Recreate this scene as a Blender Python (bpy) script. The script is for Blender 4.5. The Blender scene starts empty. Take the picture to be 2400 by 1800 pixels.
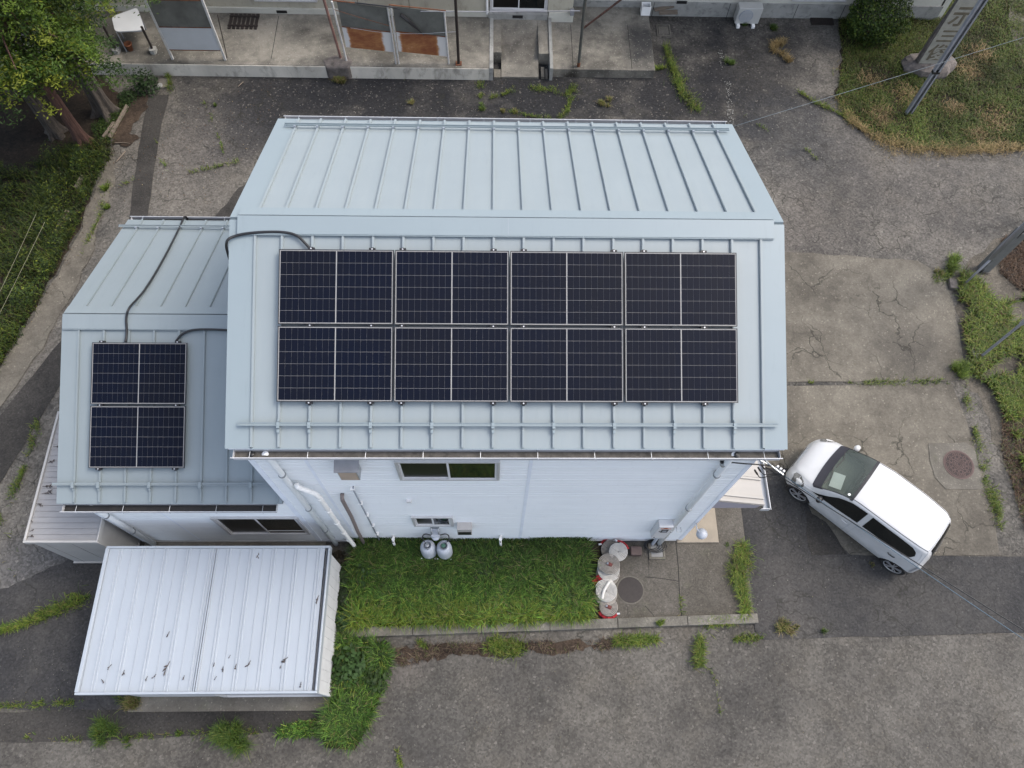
import bpy, math, random
import numpy as np
from mathutils import Vector, Matrix
R = math.radians
sc = bpy.context.scene
# ------------------------------------------------------------------ camera, sky, sun, exposure
CAM = np.array([4.56, -4.037, 16.965]); FPX = 1791.3
_a, _b, _c = R(25.17962), R(-3.479586), R(3.356375)
def _rx(t): return np.array([[1,0,0],[0,math.cos(t),-math.sin(t)],[0,math.sin(t),math.cos(t)]])
def _rz(t): return np.array([[math.cos(t),-math.sin(t),0],[math.sin(t),math.cos(t),0],[0,0,1]])
CR = _rz(_b) @ _rx(_a) @ _rz(_c)
cd = bpy.data.cameras.new('camera'); cam = bpy.data.objects.new('camera', cd); sc.collection.objects.link(cam)
M4 = Matrix([list(CR[i]) + [CAM[i]] for i in range(3)] + [[0,0,0,1]])
cam.matrix_world = M4
cd.sensor_width = 36; cd.lens = FPX/2400*36; cd.clip_end = 3000; cd.clip_start = .1
sc.camera = cam
w = bpy.data.worlds.new('World'); sc.world = w; w.use_nodes = True
nt = w.node_tree; nt.nodes.clear()
wo = nt.nodes.new('ShaderNodeOutputWorld'); bg = nt.nodes.new('ShaderNodeBackground')
sky = nt.nodes.new('ShaderNodeTexSky'); sky.sky_type = 'NISHITA'; sky.sun_disc = False
SUN_EL, SUN_AZ = 55, 76         # degrees; azimuth from +Y towards +X
sky.sun_elevation = R(SUN_EL); sky.sun_rotation = R(SUN_AZ); sky.dust_density = 4.0; sky.ozone_density = 1.0; sky.air_density = 1.0
hs = nt.nodes.new('ShaderNodeHueSaturation'); hs.inputs['Saturation'].default_value = .72
nt.links.new(sky.outputs[0], hs.inputs['Color']); nt.links.new(hs.outputs[0], bg.inputs[0]); nt.links.new(bg.outputs[0], wo.inputs[0])
bg.inputs[1].default_value = .15
sd = bpy.data.lights.new('sun', 'SUN'); sd.energy = .55; sd.angle = R(24); sd.color = (1, .94, .85)
so = bpy.data.objects.new('sun', sd); sc.collection.objects.link(so)
so.location = (10, 20, 30)
sdir = Vector((math.sin(R(SUN_AZ))*math.cos(R(SUN_EL)), math.cos(R(SUN_AZ))*math.cos(R(SUN_EL)), math.sin(R(SUN_EL))))
so.rotation_euler = sdir.to_track_quat('Z', 'Y').to_euler()
sc.view_settings.view_transform = 'Standard'; sc.view_settings.look = 'None'
sc.view_settings.gamma = 1; sc.view_settings.exposure = 1.35; sc.view_settings.use_curve_mapping = False
random.seed(7); rng = np.random.default_rng(11)

# ------------------------------------------------------------------ helpers
def at(u, v, z=None, y=None, x=None):
    """point of the place seen at photograph pixel (u, v) on the plane z=, y= or x="""
    d = CR @ np.array([(u-1200)/FPX, -(v-900)/FPX, -1.0])
    if z is not None: t = (z-CAM[2])/d[2]
    elif y is not None: t = (y-CAM[1])/d[1]
    else: t = (x-CAM[0])/d[0]
    return CAM + t*d
col = sc.collection
def V(*a): return np.array(a, float)
def tag(o, label=None, cat=None, group=None, kind=None):
    if label: o['label'] = label
    if cat: o['category'] = cat
    if group: o['group'] = group
    if kind: o['kind'] = kind
    return o
def empty(name, loc, label, cat, group=None):
    o = bpy.data.objects.new(name, None); col.objects.link(o); o.location = loc; o.empty_display_size = .2
    return tag(o, label, cat, group)
def root_loc(p):
    while p.parent: p = p.parent
    return np.array(p.location)
class MB:
    def __init__(s): s.v = []; s.f = []
    def add(s, vs, fs):
        n = len(s.v); s.v += [tuple(map(float, p)) for p in vs]; s.f += [tuple(i+n for i in f) for f in fs]; return s
    def obox(s, o, ax, ay, az):
        o, ax, ay, az = map(np.array, (o, ax, ay, az))
        p = [o, o+ax, o+ax+ay, o+ay, o+az, o+ax+az, o+ax+ay+az, o+ay+az]
        return s.add(p, [(0,3,2,1),(4,5,6,7),(0,1,5,4),(1,2,6,5),(2,3,7,6),(3,0,4,7)])
    def box(s, x0, x1, y0, y1, z0, z1): return s.obox((x0,y0,z0), (x1-x0,0,0), (0,y1-y0,0), (0,0,z1-z0))
    def prism(s, poly, z0, z1):
        n = len(poly)
        p = [(q[0], q[1], z0) for q in poly] + [(q[0], q[1], z1) for q in poly]
        a = sum(poly[i][0]*poly[(i+1)%n][1]-poly[(i+1)%n][0]*poly[i][1] for i in range(n))
        up = tuple(range(n, 2*n)); dn = tuple(range(n-1, -1, -1))
        sides = [(i, (i+1) % n, n+(i+1) % n, n+i) for i in range(n)]
        fs = [up, dn] + sides
        if a < 0: fs = [tuple(reversed(f)) for f in fs]
        return s.add(p, fs)
    def tube(s, path, r, n=8, cap=True):
        P = [np.array(p, float) for p in path]; rs = r if hasattr(r, '__len__') else [r]*len(P)
        vs = []; prev = None
        for i, p in enumerate(P):
            t = P[min(i+1, len(P)-1)] - P[max(i-1, 0)]; t = t/(np.linalg.norm(t)+1e-9)
            if prev is None:
                a = V(0,0,1) if abs(t[2]) < .9 else V(1,0,0); e = np.cross(t, a)
            else: e = prev - t*np.dot(prev, t)
            e = e/(np.linalg.norm(e)+1e-9); prev = e; g = np.cross(t, e)
            for k in range(n):
                q = 2*math.pi*k/n; vs.append(p + rs[i]*(math.cos(q)*e + math.sin(q)*g))
        fs = [(i*n+k, i*n+(k+1) % n, (i+1)*n+(k+1) % n, (i+1)*n+k) for i in range(len(P)-1) for k in range(n)]
        if cap: fs += [tuple(range(n-1, -1, -1)), tuple(range((len(P)-1)*n, len(P)*n))]
        return s.add(vs, fs)
    def cyl(s, c, r, z0, z1, n=24, r2=None): return s.tube([(c[0],c[1],z0),(c[0],c[1],z1)], [r, r if r2 is None else r2], n)
    def lathe(s, c, prof, n=24):
        vs = [(c[0]+r*math.cos(2*math.pi*k/n), c[1]+r*math.sin(2*math.pi*k/n), c[2]+z) for r, z in prof for k in range(n)]
        m = len(prof)
        fs = [(i*n+k, i*n+(k+1) % n, (i+1)*n+(k+1) % n, (i+1)*n+k) for i in range(m-1) for k in range(n)]
        fs += [tuple(range(n-1, -1, -1)), tuple(range((m-1)*n, m*n))]
        return s.add(vs, fs)
    def quad(s, a, b, c, d): return s.add([a, b, c, d], [(0,1,2,3)])
    def build(s, name, mat, parent=None, smooth=False, bevel=0, label=None, cat=None, group=None, kind=None):
        vs = np.array(s.v, float)
        if parent is not None: off = root_loc(parent)
        elif kind: off = V(0,0,0)
        else: off = V(vs[:,0].mean(), vs[:,1].mean(), vs[:,2].min())
        me = bpy.data.meshes.new(name); me.from_pydata((vs-off).tolist(), [], s.f); me.update()
        me.materials.append(mat)
        if smooth:
            for p in me.polygons: p.use_smooth = True
        o = bpy.data.objects.new(name, me); col.objects.link(o)
        if parent is not None: o.parent = parent
        else: o.location = off
        if smooth == 'auto': pass
        if bevel:
            b = o.modifiers.new('bevel', 'BEVEL'); b.width = bevel; b.segments = 2; b.limit_method = 'ANGLE'
        return tag(o, label, cat, group, kind)
def raw_mesh(name, vs, loops, starts, mat, cols=None, parent=None, **kw):
    """fast mesh from numpy; vs (N,3), loops flat indices, starts loop starts"""
    off = root_loc(parent) if parent is not None else V(0,0,0)
    if parent is None and not kw.get('kind'): off = V(vs[:,0].mean(), vs[:,1].mean(), vs[:,2].min())
    me = bpy.data.meshes.new(name)
    me.vertices.add(len(vs)); me.vertices.foreach_set('co', (vs-off).astype(np.float32).ravel())
    me.loops.add(len(loops)); me.loops.foreach_set('vertex_index', loops.astype(np.int32))
    me.polygons.add(len(starts)); me.polygons.foreach_set('loop_start', starts.astype(np.int32))
    me.update(calc_edges=True)
    if cols is not None:
        ca = me.color_attributes.new('tint', 'FLOAT_COLOR', 'POINT')
        c4 = np.ones((len(vs), 4), np.float32); c4[:,:3] = cols; ca.data.foreach_set('color', c4.ravel())
    me.materials.append(mat)
    o = bpy.data.objects.new(name, me); col.objects.link(o)
    if parent is not None: o.parent = parent
    else: o.location = off
    return tag(o, **kw)
def copy_tree(o, parent=None):
    c = o.copy(); col.objects.link(c); c.parent = parent
    for k in o.children: copy_tree(k, c)
    return c

# ------------------------------------------------------------------ materials
def newmat(name):
    m = bpy.data.materials.new(name); m.use_nodes = True; t = m.node_tree; t.nodes.clear()
    o = t.nodes.new('ShaderNodeOutputMaterial'); b = t.nodes.new('ShaderNodeBsdfPrincipled'); t.links.new(b.outputs[0], o.inputs[0])
    return m, t, b
def nd(t, ty, **kw):
    n = t.nodes.new(ty)
    for k, v in kw.items():
        if k in n.inputs.keys() if isinstance(k, str) else False: n.inputs[k].default_value = v
        else: setattr(n, k, v)
    return n
def coords(t, scale=(1,1,1)):
    g = t.nodes.new('ShaderNodeNewGeometry')
    if scale == (1,1,1): return g.outputs['Position']
    m = t.nodes.new('ShaderNodeVectorMath'); m.operation = 'MULTIPLY'; m.inputs[1].default_value = scale
    t.links.new(g.outputs['Position'], m.inputs[0]); return m.outputs[0]
def noise(t, vec, scale, detail=4, rough=.55, dist=0):
    n = t.nodes.new('ShaderNodeTexNoise'); n.inputs['Scale'].default_value = scale; n.inputs['Detail'].default_value = detail
    n.inputs['Roughness'].default_value = rough; n.inputs['Distortion'].default_value = dist; t.links.new(vec, n.inputs['Vector']); return n.outputs['Fac']
def ramp(t, fac, lo, hi, a=0.0, b=1.0):
    n = t.nodes.new('ShaderNodeMapRange'); n.inputs['From Min'].default_value = lo; n.inputs['From Max'].default_value = hi
    n.inputs['To Min'].default_value = a; n.inputs['To Max'].default_value = b; t.links.new(fac, n.inputs['Value']); return n.outputs[0]
def mixc(t, fac, a, b, mode='MIX'):
    n = t.nodes.new('ShaderNodeMix'); n.data_type = 'RGBA'; n.blend_type = mode
    for s, x in ((0, fac), (6, a), (7, b)):
        if hasattr(x, 'is_output'): t.links.new(x, n.inputs[s])
        elif s == 0: n.inputs[0].default_value = x
        else: n.inputs[s].default_value = (*x, 1) if len(x) == 3 else x
    return n.outputs[2]
def math2(t, op, a, b):
    n = t.nodes.new('ShaderNodeMath'); n.operation = op
    for i, x in enumerate((a, b)):
        if hasattr(x, 'is_output'): t.links.new(x, n.inputs[i])
        else: n.inputs[i].default_value = x
    return n.outputs[0]
def bump(t, b, h, strength=.3, dist=.01):
    n = t.nodes.new('ShaderNodeBump'); n.inputs['Strength'].default_value = strength; n.inputs['Distance'].default_value = dist
    t.links.new(h, n.inputs['Height']); t.links.new(n.outputs[0], b.inputs['Normal'])
def plain(name, c, rough=.5, metal=0, var=.12, scale=3, coat=0, spec=.5, dirt=None, dirt_amt=.25, stretch=(1,1,1), bumps=0):
    m, t, b = newmat(name); v = coords(t, stretch)
    n = noise(t, v, scale, 5, .6)
    if max(c) < .72: c = tuple(x*.82 for x in c)
    c0 = tuple(x*(1-var) for x in c); c1 = tuple(min(1, x*(1+var)) for x in c)
    out = mixc(t, ramp(t, n, .3, .7), c0, c1)
    if dirt:
        n2 = noise(t, v, scale*2.3, 6, .7, .4); out = mixc(t, ramp(t, n2, .52, .75, 0, dirt_amt), out, dirt)
    t.links.new(out, b.inputs['Base Color']); b.inputs['Roughness'].default_value = rough; b.inputs['Metallic'].default_value = metal
    b.inputs['Coat Weight'].default_value = coat; b.inputs['Specular IOR Level'].default_value = spec
    if bumps: bump(t, b, noise(t, v, scale*14, 3), bumps, .01)
    return m
def ground_mat(name, dark, light, big=.35, speck=.5, grain=26, cracks=0, crack_scale=.7, warm=None, blobs=(), lo=.35, hi=.65, rough=.95, moss=0):
    """weathered paving: two tones in large noise, exposed aggregate, hairline cracks, dark or pale stains at given places"""
    m, t, b = newmat(name); v = coords(t); dark = tuple(x*k_ for x, k_ in zip(dark,(.62,.605,.575))); light = tuple(x*k_ for x, k_ in zip(light,(.62,.605,.575))); warm = warm and tuple(x*k_ for x, k_ in zip(warm,(.62,.605,.575))); blobs = [(a_, b2, c2, d2, tuple(x*.60 for x in e2)) for a_, b2, c2, d2, e2 in blobs]
    f = ramp(t, noise(t, v, big, 6, .62, .3), lo, hi)
    f2 = ramp(t, noise(t, v, big*5.5, 5, .65), .3, .7, -.35, .35)
    base = mixc(t, math2(t, 'ADD', f, f2), dark, light); base.node.clamp_factor = True
    if warm: base = mixc(t, ramp(t, noise(t, v, 1.3, 4, .6), .48, .72, 0, .7), base, warm)
    for (bx, by, br, amt, bc) in blobs:
        s = t.nodes.new('ShaderNodeVectorMath'); s.operation = 'SUBTRACT'; s.inputs[1].default_value = (bx, by, 0); t.links.new(v, s.inputs[0])
        l = t.nodes.new('ShaderNodeVectorMath'); l.operation = 'LENGTH'; t.links.new(s.outputs[0], l.inputs[0])
        d = math2(t, 'ADD', l.outputs['Value'], ramp(t, noise(t, v, 1.1, 5, .6), .3, .7, -.35*br, .35*br))
        base = mixc(t, ramp(t, d, br*.35, br*1.15, amt, 0), base, bc)
    vo = t.nodes.new('ShaderNodeTexVoronoi'); vo.inputs['Scale'].default_value = grain; t.links.new(v, vo.inputs['Vector'])
    sp = t.nodes.new('ShaderNodeSeparateColor'); t.links.new(vo.outputs['Color'], sp.inputs[0])
    speck = speck*.52
    g = ramp(t, sp.outputs[0], 0, 1, 1-speck, 1+speck)
    g2 = ramp(t, noise(t, v, grain*.55, 3, .75), .3, .7, 1-speck*.55, 1+speck*.55)
    k = math2(t, 'MULTIPLY', g, g2)
    cc = t.nodes.new('ShaderNodeCombineColor'); [t.links.new(k, cc.inputs[i]) for i in range(3)]
    out = mixc(t, 1.0, base, cc.outputs[0], 'MULTIPLY')
    br_ = ramp(t, sp.outputs[1], .96, .99, 0, .22); out = mixc(t, br_, out, tuple(min(.5, x*2.6) for x in light))
    if moss:
        out = mixc(t, ramp(t, noise(t, v, 2.2, 6, .7), .56, .7, 0, moss), out, (.06, .075, .025))
    h = math2(t, 'MULTIPLY', sp.outputs[0], .6)
    if cracks:
        nz = t.nodes.new('ShaderNodeTexNoise'); nz.inputs['Scale'].default_value = 1.6; nz.inputs['Detail'].default_value = 5; t.links.new(v, nz.inputs['Vector'])
        ad = t.nodes.new('ShaderNodeVectorMath'); ad.operation = 'MULTIPLY_ADD'; ad.inputs[1].default_value = (.9,.9,.9)
        t.links.new(nz.outputs['Color'], ad.inputs[0]); t.links.new(v, ad.inputs[2])
        tot = None
        for sca, wd in ((crack_scale, .012), (crack_scale*2.7, .014)):
            vc = t.nodes.new('ShaderNodeTexVoronoi'); vc.feature = 'DISTANCE_TO_EDGE'; vc.inputs['Scale'].default_value = sca
            t.links.new(ad.outputs[0], vc.inputs['Vector'])
            c = ramp(t, vc.outputs['Distance'], wd*sca*.35, wd*sca*1.6, 1, 0)
            msk = ramp(t, noise(t, v, .45*(1 if sca == crack_scale else 1.7), 3, .5), .47, .6, 0, 1)
            c = math2(t, 'MULTIPLY', c, msk)
            tot = c if tot is None else math2(t, 'MAXIMUM', tot, c)
        tot = math2(t, 'MULTIPLY', tot, cracks)
        out = mixc(t, tot, out, (.018, .018, .014)); h = math2(t, 'SUBTRACT', h, tot)
    t.links.new(out, b.inputs['Base Color']); b.inputs['Roughness'].default_value = rough; b.inputs['Specular IOR Level'].default_value = .25
    bump(t, b, h, .6, .012)
    return m
def foliage_mat(name, rough=.6):
    m, t, b = newmat(name); a = t.nodes.new('ShaderNodeAttribute'); a.attribute_name = 'tint'
    n = noise(t, coords(t), 1.2, 3); k = ramp(t, n, .3, .7, .78, 1.22)
    cc = t.nodes.new('ShaderNodeCombineColor'); [t.links.new(k, cc.inputs[i]) for i in range(3)]
    c = mixc(t, 1.0, a.outputs['Color'], cc.outputs[0], 'MULTIPLY')
    t.links.new(c, b.inputs['Base Color']); b.inputs['Roughness'].default_value = rough; b.inputs['Specular IOR Level'].default_value = .25
    tr = t.nodes.new('ShaderNodeBsdfTranslucent'); t.links.new(c, tr.inputs[0])
    mx = t.nodes.new('ShaderNodeMixShader'); mx.inputs[0].default_value = .25
    o = [x for x in t.nodes if x.type == 'OUTPUT_MATERIAL'][0]
    t.links.new(b.outputs[0], mx.inputs[1]); t.links.new(tr.outputs[0], mx.inputs[2]); t.links.new(mx.outputs[0], o.inputs[0])
    return m
def stripes_mat(name, c, dirt, axis_scale, rough=.45, amt=.5, metal=0):
    m, t, b = newmat(name); v = coords(t, axis_scale)
    n = noise(t, v, 1.0, 5, .6); out = mixc(t, ramp(t, n, .4, .8, 0, amt), c, dirt)
    n3 = noise(t, coords(t, (7, .9, .9)), 1.6, 7, .75, .3); out = mixc(t, ramp(t, n3, .56, .80, 0, .22), out, tuple(x*.55 for x in c))
    n2 = noise(t, coords(t), 1.4, 4, .6); out = mixc(t, ramp(t, n2, .3, .75, 0, amt*.6), out, tuple(x*.86 for x in c))
    t.links.new(out, b.inputs['Base Color']); b.inputs['Roughness'].default_value = rough; b.inputs['Metallic'].default_value = metal
    return m
M = {}
M['roof'] = stripes_mat('roof_paint', (.218,.254,.266), (.238,.270,.276), (9, .8, .8), .42, .6)
M['roof2'] = stripes_mat('roof_paint_annex', (.188,.222,.234), (.202,.236,.246), (9, .8, .8), .45, .6)
M['flash'] = stripes_mat('roof_flashing', (.202,.245,.262), (.190,.233,.251), (2, 2, 2), .40, .4)
M['siding'] = stripes_mat('siding_paint', (.83,.855,.865), (.74,.77,.79), (.6, 1, 16), .5, .55)
M['trim'] = plain('trim_paint', (.74,.78,.84), .45, var=.06)
M['gutter_out'] = plain('gutter_lip', (.50,.51,.525), .4, var=.08)
M['gutter_in'] = plain('gutter_sludge', (.085,.078,.068), .85, var=.45, scale=9, dirt=(.16,.15,.14), dirt_amt=.6)
M['gutter_dark'] = plain('gutter_wet_leaves', (.012,.011,.010), .6, var=.6, scale=12, dirt=(.05,.035,.02), dirt_amt=.5)
M['alu'] = plain('aluminium', (.62,.62,.62), .35, var=.08, metal=.3)
M['sash'] = plain('white_sash', (.70,.70,.70), .4, var=.05)
M['pvc'] = plain('white_pipe', (.75,.75,.73), .35, var=.06, dirt=(.4,.38,.34), dirt_amt=.2)
M['tape'] = plain('taupe_pipe_tape', (.20,.165,.155), .6, var=.15, scale=12)
M['greypipe'] = plain('grey_pipe', (.30,.33,.37), .45, var=.1)
M['steel'] = plain('stainless_steel', (.42,.44,.46), .32, metal=.7, var=.1, scale=8)
M['black'] = plain('black_plastic', (.012,.012,.013), .45, var=.2)
M['rubber'] = plain('black_rubber', (.016,.016,.017), .75, var=.25, scale=10)
M['bolt'] = plain('bolt_steel', (.7,.7,.7), .3, metal=.6, var=.05)
M['beige'] = plain('beige_panel', (.42,.33,.25), .7, var=.1)
M['greybeige'] = plain('grey_hood', (.46,.44,.42), .5, var=.07)
def glass_mat(name, c=(.004,.005,.005), rough=.05):
    m, t, b = newmat(name); n = noise(t, coords(t), 2, 3)
    t.links.new(mixc(t, n, c, tuple(x*2.2 for x in c)), b.inputs['Base Color']); b.inputs['Roughness'].default_value = rough
    b.inputs['Specular IOR Level'].default_value = .32; return m
M['glass'] = glass_mat('window_glass'); M['glassdark'] = glass_mat('screened_glass', (.003,.003,.003), .3)
# photovoltaic cell
m, t, b = newmat('solar_cell'); oi = t.nodes.new('ShaderNodeObjectInfo')
n = noise(t, coords(t), .55, 3); k = math2(t, 'ADD', math2(t, 'MULTIPLY', oi.outputs['Random'], .35), ramp(t, n, .35, .65, 0, .65))
out = mixc(t, k, (.0024,.0042,.0115), (.0048,.0058,.0105)); t.links.new(out, b.inputs['Base Color'])
b.inputs['Roughness'].default_value = .35; b.inputs['Specular IOR Level'].default_value = .10; M['cell'] = m
M['backsheet'] = plain('white_backsheet', (.28,.277,.27), .5, var=.05)
M['pvframe'] = plain('black_anodised_frame', (.016,.016,.018), .35, var=.15)
M['pvedge'] = plain('frame_bare_edge', (.55,.55,.55), .4, var=.06, metal=.3)
M['shedroof'] = stripes_mat('white_shed_roof', (.305,.338,.372), (.25,.282,.318), (3, .5, 1), .35, .6)
M['shedwall'] = plain('white_shed_wall', (.62,.63,.64), .5, var=.08)
M['greyshed'] = plain('grey_shed_paint', (.29,.285,.28), .5, var=.08, stretch=(1,3,1))
M['greyshedwall'] = plain('grey_shed_wall', (.42,.41,.39), .55, var=.07)
M['twig'] = plain('dead_twig', (.075,.06,.055), .9, var=.4, scale=20)
M['concrete'] = ground_mat('old_concrete', (.150,.142,.126), (.24,.228,.204), .5, .13, 40, cracks=0, moss=.25)
M['kerbc'] = ground_mat('kerb_concrete', (.15,.145,.13), (.26,.25,.225), 1.6, .22, 45, moss=.3)
M['porch'] = ground_mat('porch_concrete', (.135,.130,.118), (.33,.315,.28), .65, .10, 40, lo=.36, hi=.62,
    blobs=((-5,13.9,1.3,.6,(.06,.06,.055)),(-.1,14.1,.7,.85,(.03,.03,.03)),(-1.6,15.4,.7,.5,(.06,.06,.055)),(.2,15.0,.9,.5,(.07,.07,.065)),(4.1,15.3,.9,.35,(.10,.10,.09)),(5.4,15.3,.8,.4,(.10,.09,.08)),(9.2,15.3,1.1,.9,(.04,.042,.045)),(6.9,14.2,.35,.9,(.03,.025,.02))))
M['soil'] = ground_mat('leaf_litter_soil', (.016,.013,.010), (.045,.034,.024), .8, .5, 22, warm=(.035,.022,.016))
M['brownlitter'] = ground_mat('needle_litter', (.035,.026,.020), (.085,.062,.046), 1.2, .5, 30)
M['cream'] = plain('cream_wall', (.47,.44,.35), .8, var=.12, scale=1.6, dirt=(.16,.14,.10), dirt_amt=.75, stretch=(1,1,.5))
M['cream2'] = plain('cream_wall_clean', (.56,.55,.48), .8, var=.07, scale=1.2, dirt=(.3,.28,.22), dirt_amt=.4)
M['plinth'] = plain('plinth_render', (.30,.30,.28), .9, var=.2, scale=2, dirt=(.06,.06,.06), dirt_amt=.8, bumps=.1)
M['screen'] = plain('dark_sheet', (.12,.122,.108), .6, var=.3, scale=1.5, dirt=(.03,.03,.028), dirt_amt=.5)
M['whitepanel'] = plain('white_panel', (.48,.50,.51), .5, var=.06, scale=2, dirt=(.36,.38,.37), dirt_amt=.3)
M['whitepost'] = plain('chipped_white_post', (.50,.50,.48), .55, var=.15, scale=6, dirt=(.16,.07,.04), dirt_amt=.7)
M['rustpost'] = plain('rusty_pink_post', (.20,.11,.09), .8, var=.3, scale=5, dirt=(.09,.035,.02), dirt_amt=.8)
M['rust'] = plain('rust', (.13,.045,.018), .9, var=.5, scale=6)
M['darkpost'] = plain('dark_brown_post', (.02,.014,.012), .6, var=.4, scale=5)
M['greenpost'] = plain('grey_green_post', (.07,.075,.065), .7, var=.25, scale=5, dirt=(.10,.04,.025), dirt_amt=.5)
M['wood'] = plain('grey_wood', (.16,.13,.10), .85, var=.3, scale=4, stretch=(1,6,1))
M['acwhite'] = plain('ac_casing', (.46,.46,.44), .5, var=.06)
M['pot'] = plain('terracotta', (.24,.085,.035), .8, var=.2, scale=8)
m, t, b = newmat('rusted_white_sheet'); v = coords(t)      # rust eats the middle of each sheet
sp_ = t.nodes.new('ShaderNodeSeparateXYZ'); t.links.new(v, sp_.inputs[0])
f1 = noise(t, coords(t, (1, 1, 1.4)), 1.7, 8, .68, .2); f2 = noise(t, coords(t, (1.2, 1, 6)), 5, 5, .7)
def hump(x0, x1, s):       # 1 inside x0..x1 of the sheet, falling to 0 at its painted rims
    a = ramp(t, sp_.outputs[0], x0-s, x0+s); b_ = ramp(t, sp_.outputs[0], x1-s, x1+s, 1, 0); return math2(t, 'MULTIPLY', a, b_)
rx = math2(t, 'MAXIMUM', hump(.40, 1.42, .09), hump(1.86, 2.98, .09))
ff = math2(t, 'ADD', math2(t, 'MULTIPLY', rx, .42), math2(t, 'ADD', math2(t, 'MULTIPLY', f1, .6), math2(t, 'MULTIPLY', f2, .22)))
o1 = mixc(t, ramp(t, ff, .60, .74), (.50,.49,.47), (.30,.135,.05)); o1 = mixc(t, ramp(t, ff, .74, .90), o1, (.17,.052,.018))
t.links.new(o1, b.inputs['Base Color']); b.inputs['Roughness'].default_value = .85; M['rustsheet'] = m
M['monument'] = plain('dressed_granite', (.30,.29,.245), .85, var=.14, scale=5, dirt=(.11,.10,.085), dirt_amt=.5, bumps=.15)
M['rawstone'] = plain('rough_stone', (.12,.105,.095), .95, var=.45, scale=6, dirt=(.035,.03,.03), dirt_amt=.8, bumps=.5)
M['glyph'] = plain('carved_letter', (.13,.11,.075), .9, var=.25, scale=8)
M['galv'] = plain('galvanised_steel', (.26,.265,.28), .6, metal=.05, var=.15, scale=4)
M['poleconc'] = plain('pole_concrete', (.15,.15,.14), .85, var=.15, scale=4, dirt=(.07,.07,.065), dirt_amt=.4)
M['iron'] = plain('cast_iron_rust', (.10,.062,.055), .75, var=.2, scale=12)
M['irondark'] = plain('cast_iron_recess', (.035,.024,.022), .85, var=.25, scale=12)
M['lid'] = plain('dark_lid', (.026,.020,.018), .7, var=.25, scale=9)
M['hatch'] = plain('grey_hatch', (.22,.22,.215), .5, var=.1)
M['brownbox'] = plain('brown_lid', (.085,.055,.048), .6, var=.15)
M['entrance'] = plain('entrance_slab_concrete', (.26,.225,.175), .85, var=.12, scale=3, dirt=(.14,.12,.10), dirt_amt=.4)
M['canopy'] = stripes_mat('canopy_sheet', (.24,.23,.215), (.18,.17,.16), (.5, 4, 1), .5, .6)
M['mauve'] = plain('canopy_fascia', (.40,.37,.42), .5, var=.05)
M['gas'] = plain('gas_bottle_grey', (.50,.53,.58), .35, var=.07, scale=4)
M['hose'] = plain('white_canvas_hose', (.60,.585,.55), .9, var=.1, scale=18, dirt=(.34,.31,.27), dirt_amt=.4)
M['hoseold'] = plain('old_canvas_hose', (.36,.335,.30), .95, var=.18, scale=14, dirt=(.16,.13,.11), dirt_amt=.5)
M['red'] = plain('red_canvas', (.32,.014,.020), .8, var=.2, scale=8)
M['brick'] = plain('dull_maroon', (.12,.03,.025), .8, var=.2, scale=8)
M['boxwhite'] = plain('meter_box_white', (.66,.66,.66), .4, var=.04)
M['orange'] = plain('orange_mark', (.62,.16,.05), .6, var=.1)
M['wireblue'] = plain('blue_cable', (.06,.11,.15), .5, var=.1)
M['wireblue2'] = plain('grey_blue_cable', (.10,.13,.15), .5, var=.1)
M['wirepale'] = plain('pale_wire', (.35,.38,.40), .5, var=.1)
M['rope'] = plain('pale_rope', (.42,.40,.28), .8, var=.15)
M['ropedim'] = plain('dim_rope', (.22,.21,.14), .8, var=.15)
M['bark'] = plain('cedar_bark', (.075,.062,.050), .95, var=.55, scale=9, stretch=(3,3,.35), dirt=(.018,.015,.012), dirt_amt=.9, bumps=.9)
M['barkred'] = plain('red_cedar_bark', (.085,.042,.030), .95, var=.55, scale=9, stretch=(3,3,.35), dirt=(.03,.018,.014), dirt_amt=.9, bumps=.9)
M['leaf'] = foliage_mat('leaves'); M['grass'] = foliage_mat('grass_blades', .55)
M['paint'] = None

# ------------------------------------------------------------------ ground, roads, slabs
def G(u, v, z=0): p = at(u, v, z=z); return (p[0], p[1])
def pix_blob(u, v, r, amt, c): x, y = G(u, v); return (x, y, r, amt, c)
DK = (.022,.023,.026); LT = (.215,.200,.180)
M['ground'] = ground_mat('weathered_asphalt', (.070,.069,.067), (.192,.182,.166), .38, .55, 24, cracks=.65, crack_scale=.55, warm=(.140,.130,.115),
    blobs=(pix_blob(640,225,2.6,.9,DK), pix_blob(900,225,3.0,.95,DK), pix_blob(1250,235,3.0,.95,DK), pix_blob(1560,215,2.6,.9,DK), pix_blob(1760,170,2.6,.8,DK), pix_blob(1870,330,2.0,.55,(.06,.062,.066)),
           pix_blob(470,340,1.6,.5,(.17,.155,.14)), pix_blob(430,480,1.6,.5,(.18,.165,.145)), pix_blob(2150,450,3.0,.35,(.17,.155,.14)), pix_blob(1880,540,1.8,.5,(.15,.135,.12)),
           pix_blob(60,1350,1.1,.7,(.16,.155,.15)), pix_blob(560,300,1.2,.5,(.05,.05,.052))))
M['road'] = ground_mat('road_asphalt', (.080,.077,.073), (.155,.149,.138), .36, .48, 26, cracks=.3, crack_scale=.45, warm=(.132,.124,.110),
    blobs=(pix_blob(1010,1690,1.1,.45,(.065,.064,.062)), pix_blob(1230,1600,1.0,.35,(.07,.068,.066)), pix_blob(1750,1640,1.3,.25,(.07,.068,.066)), pix_blob(960,1560,.5,.6,(.17,.155,.14))))
M['patch'] = ground_mat('dark_asphalt_patch', (.040,.039,.038), (.068,.065,.062), .6, .38, 34, cracks=.15)
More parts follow.
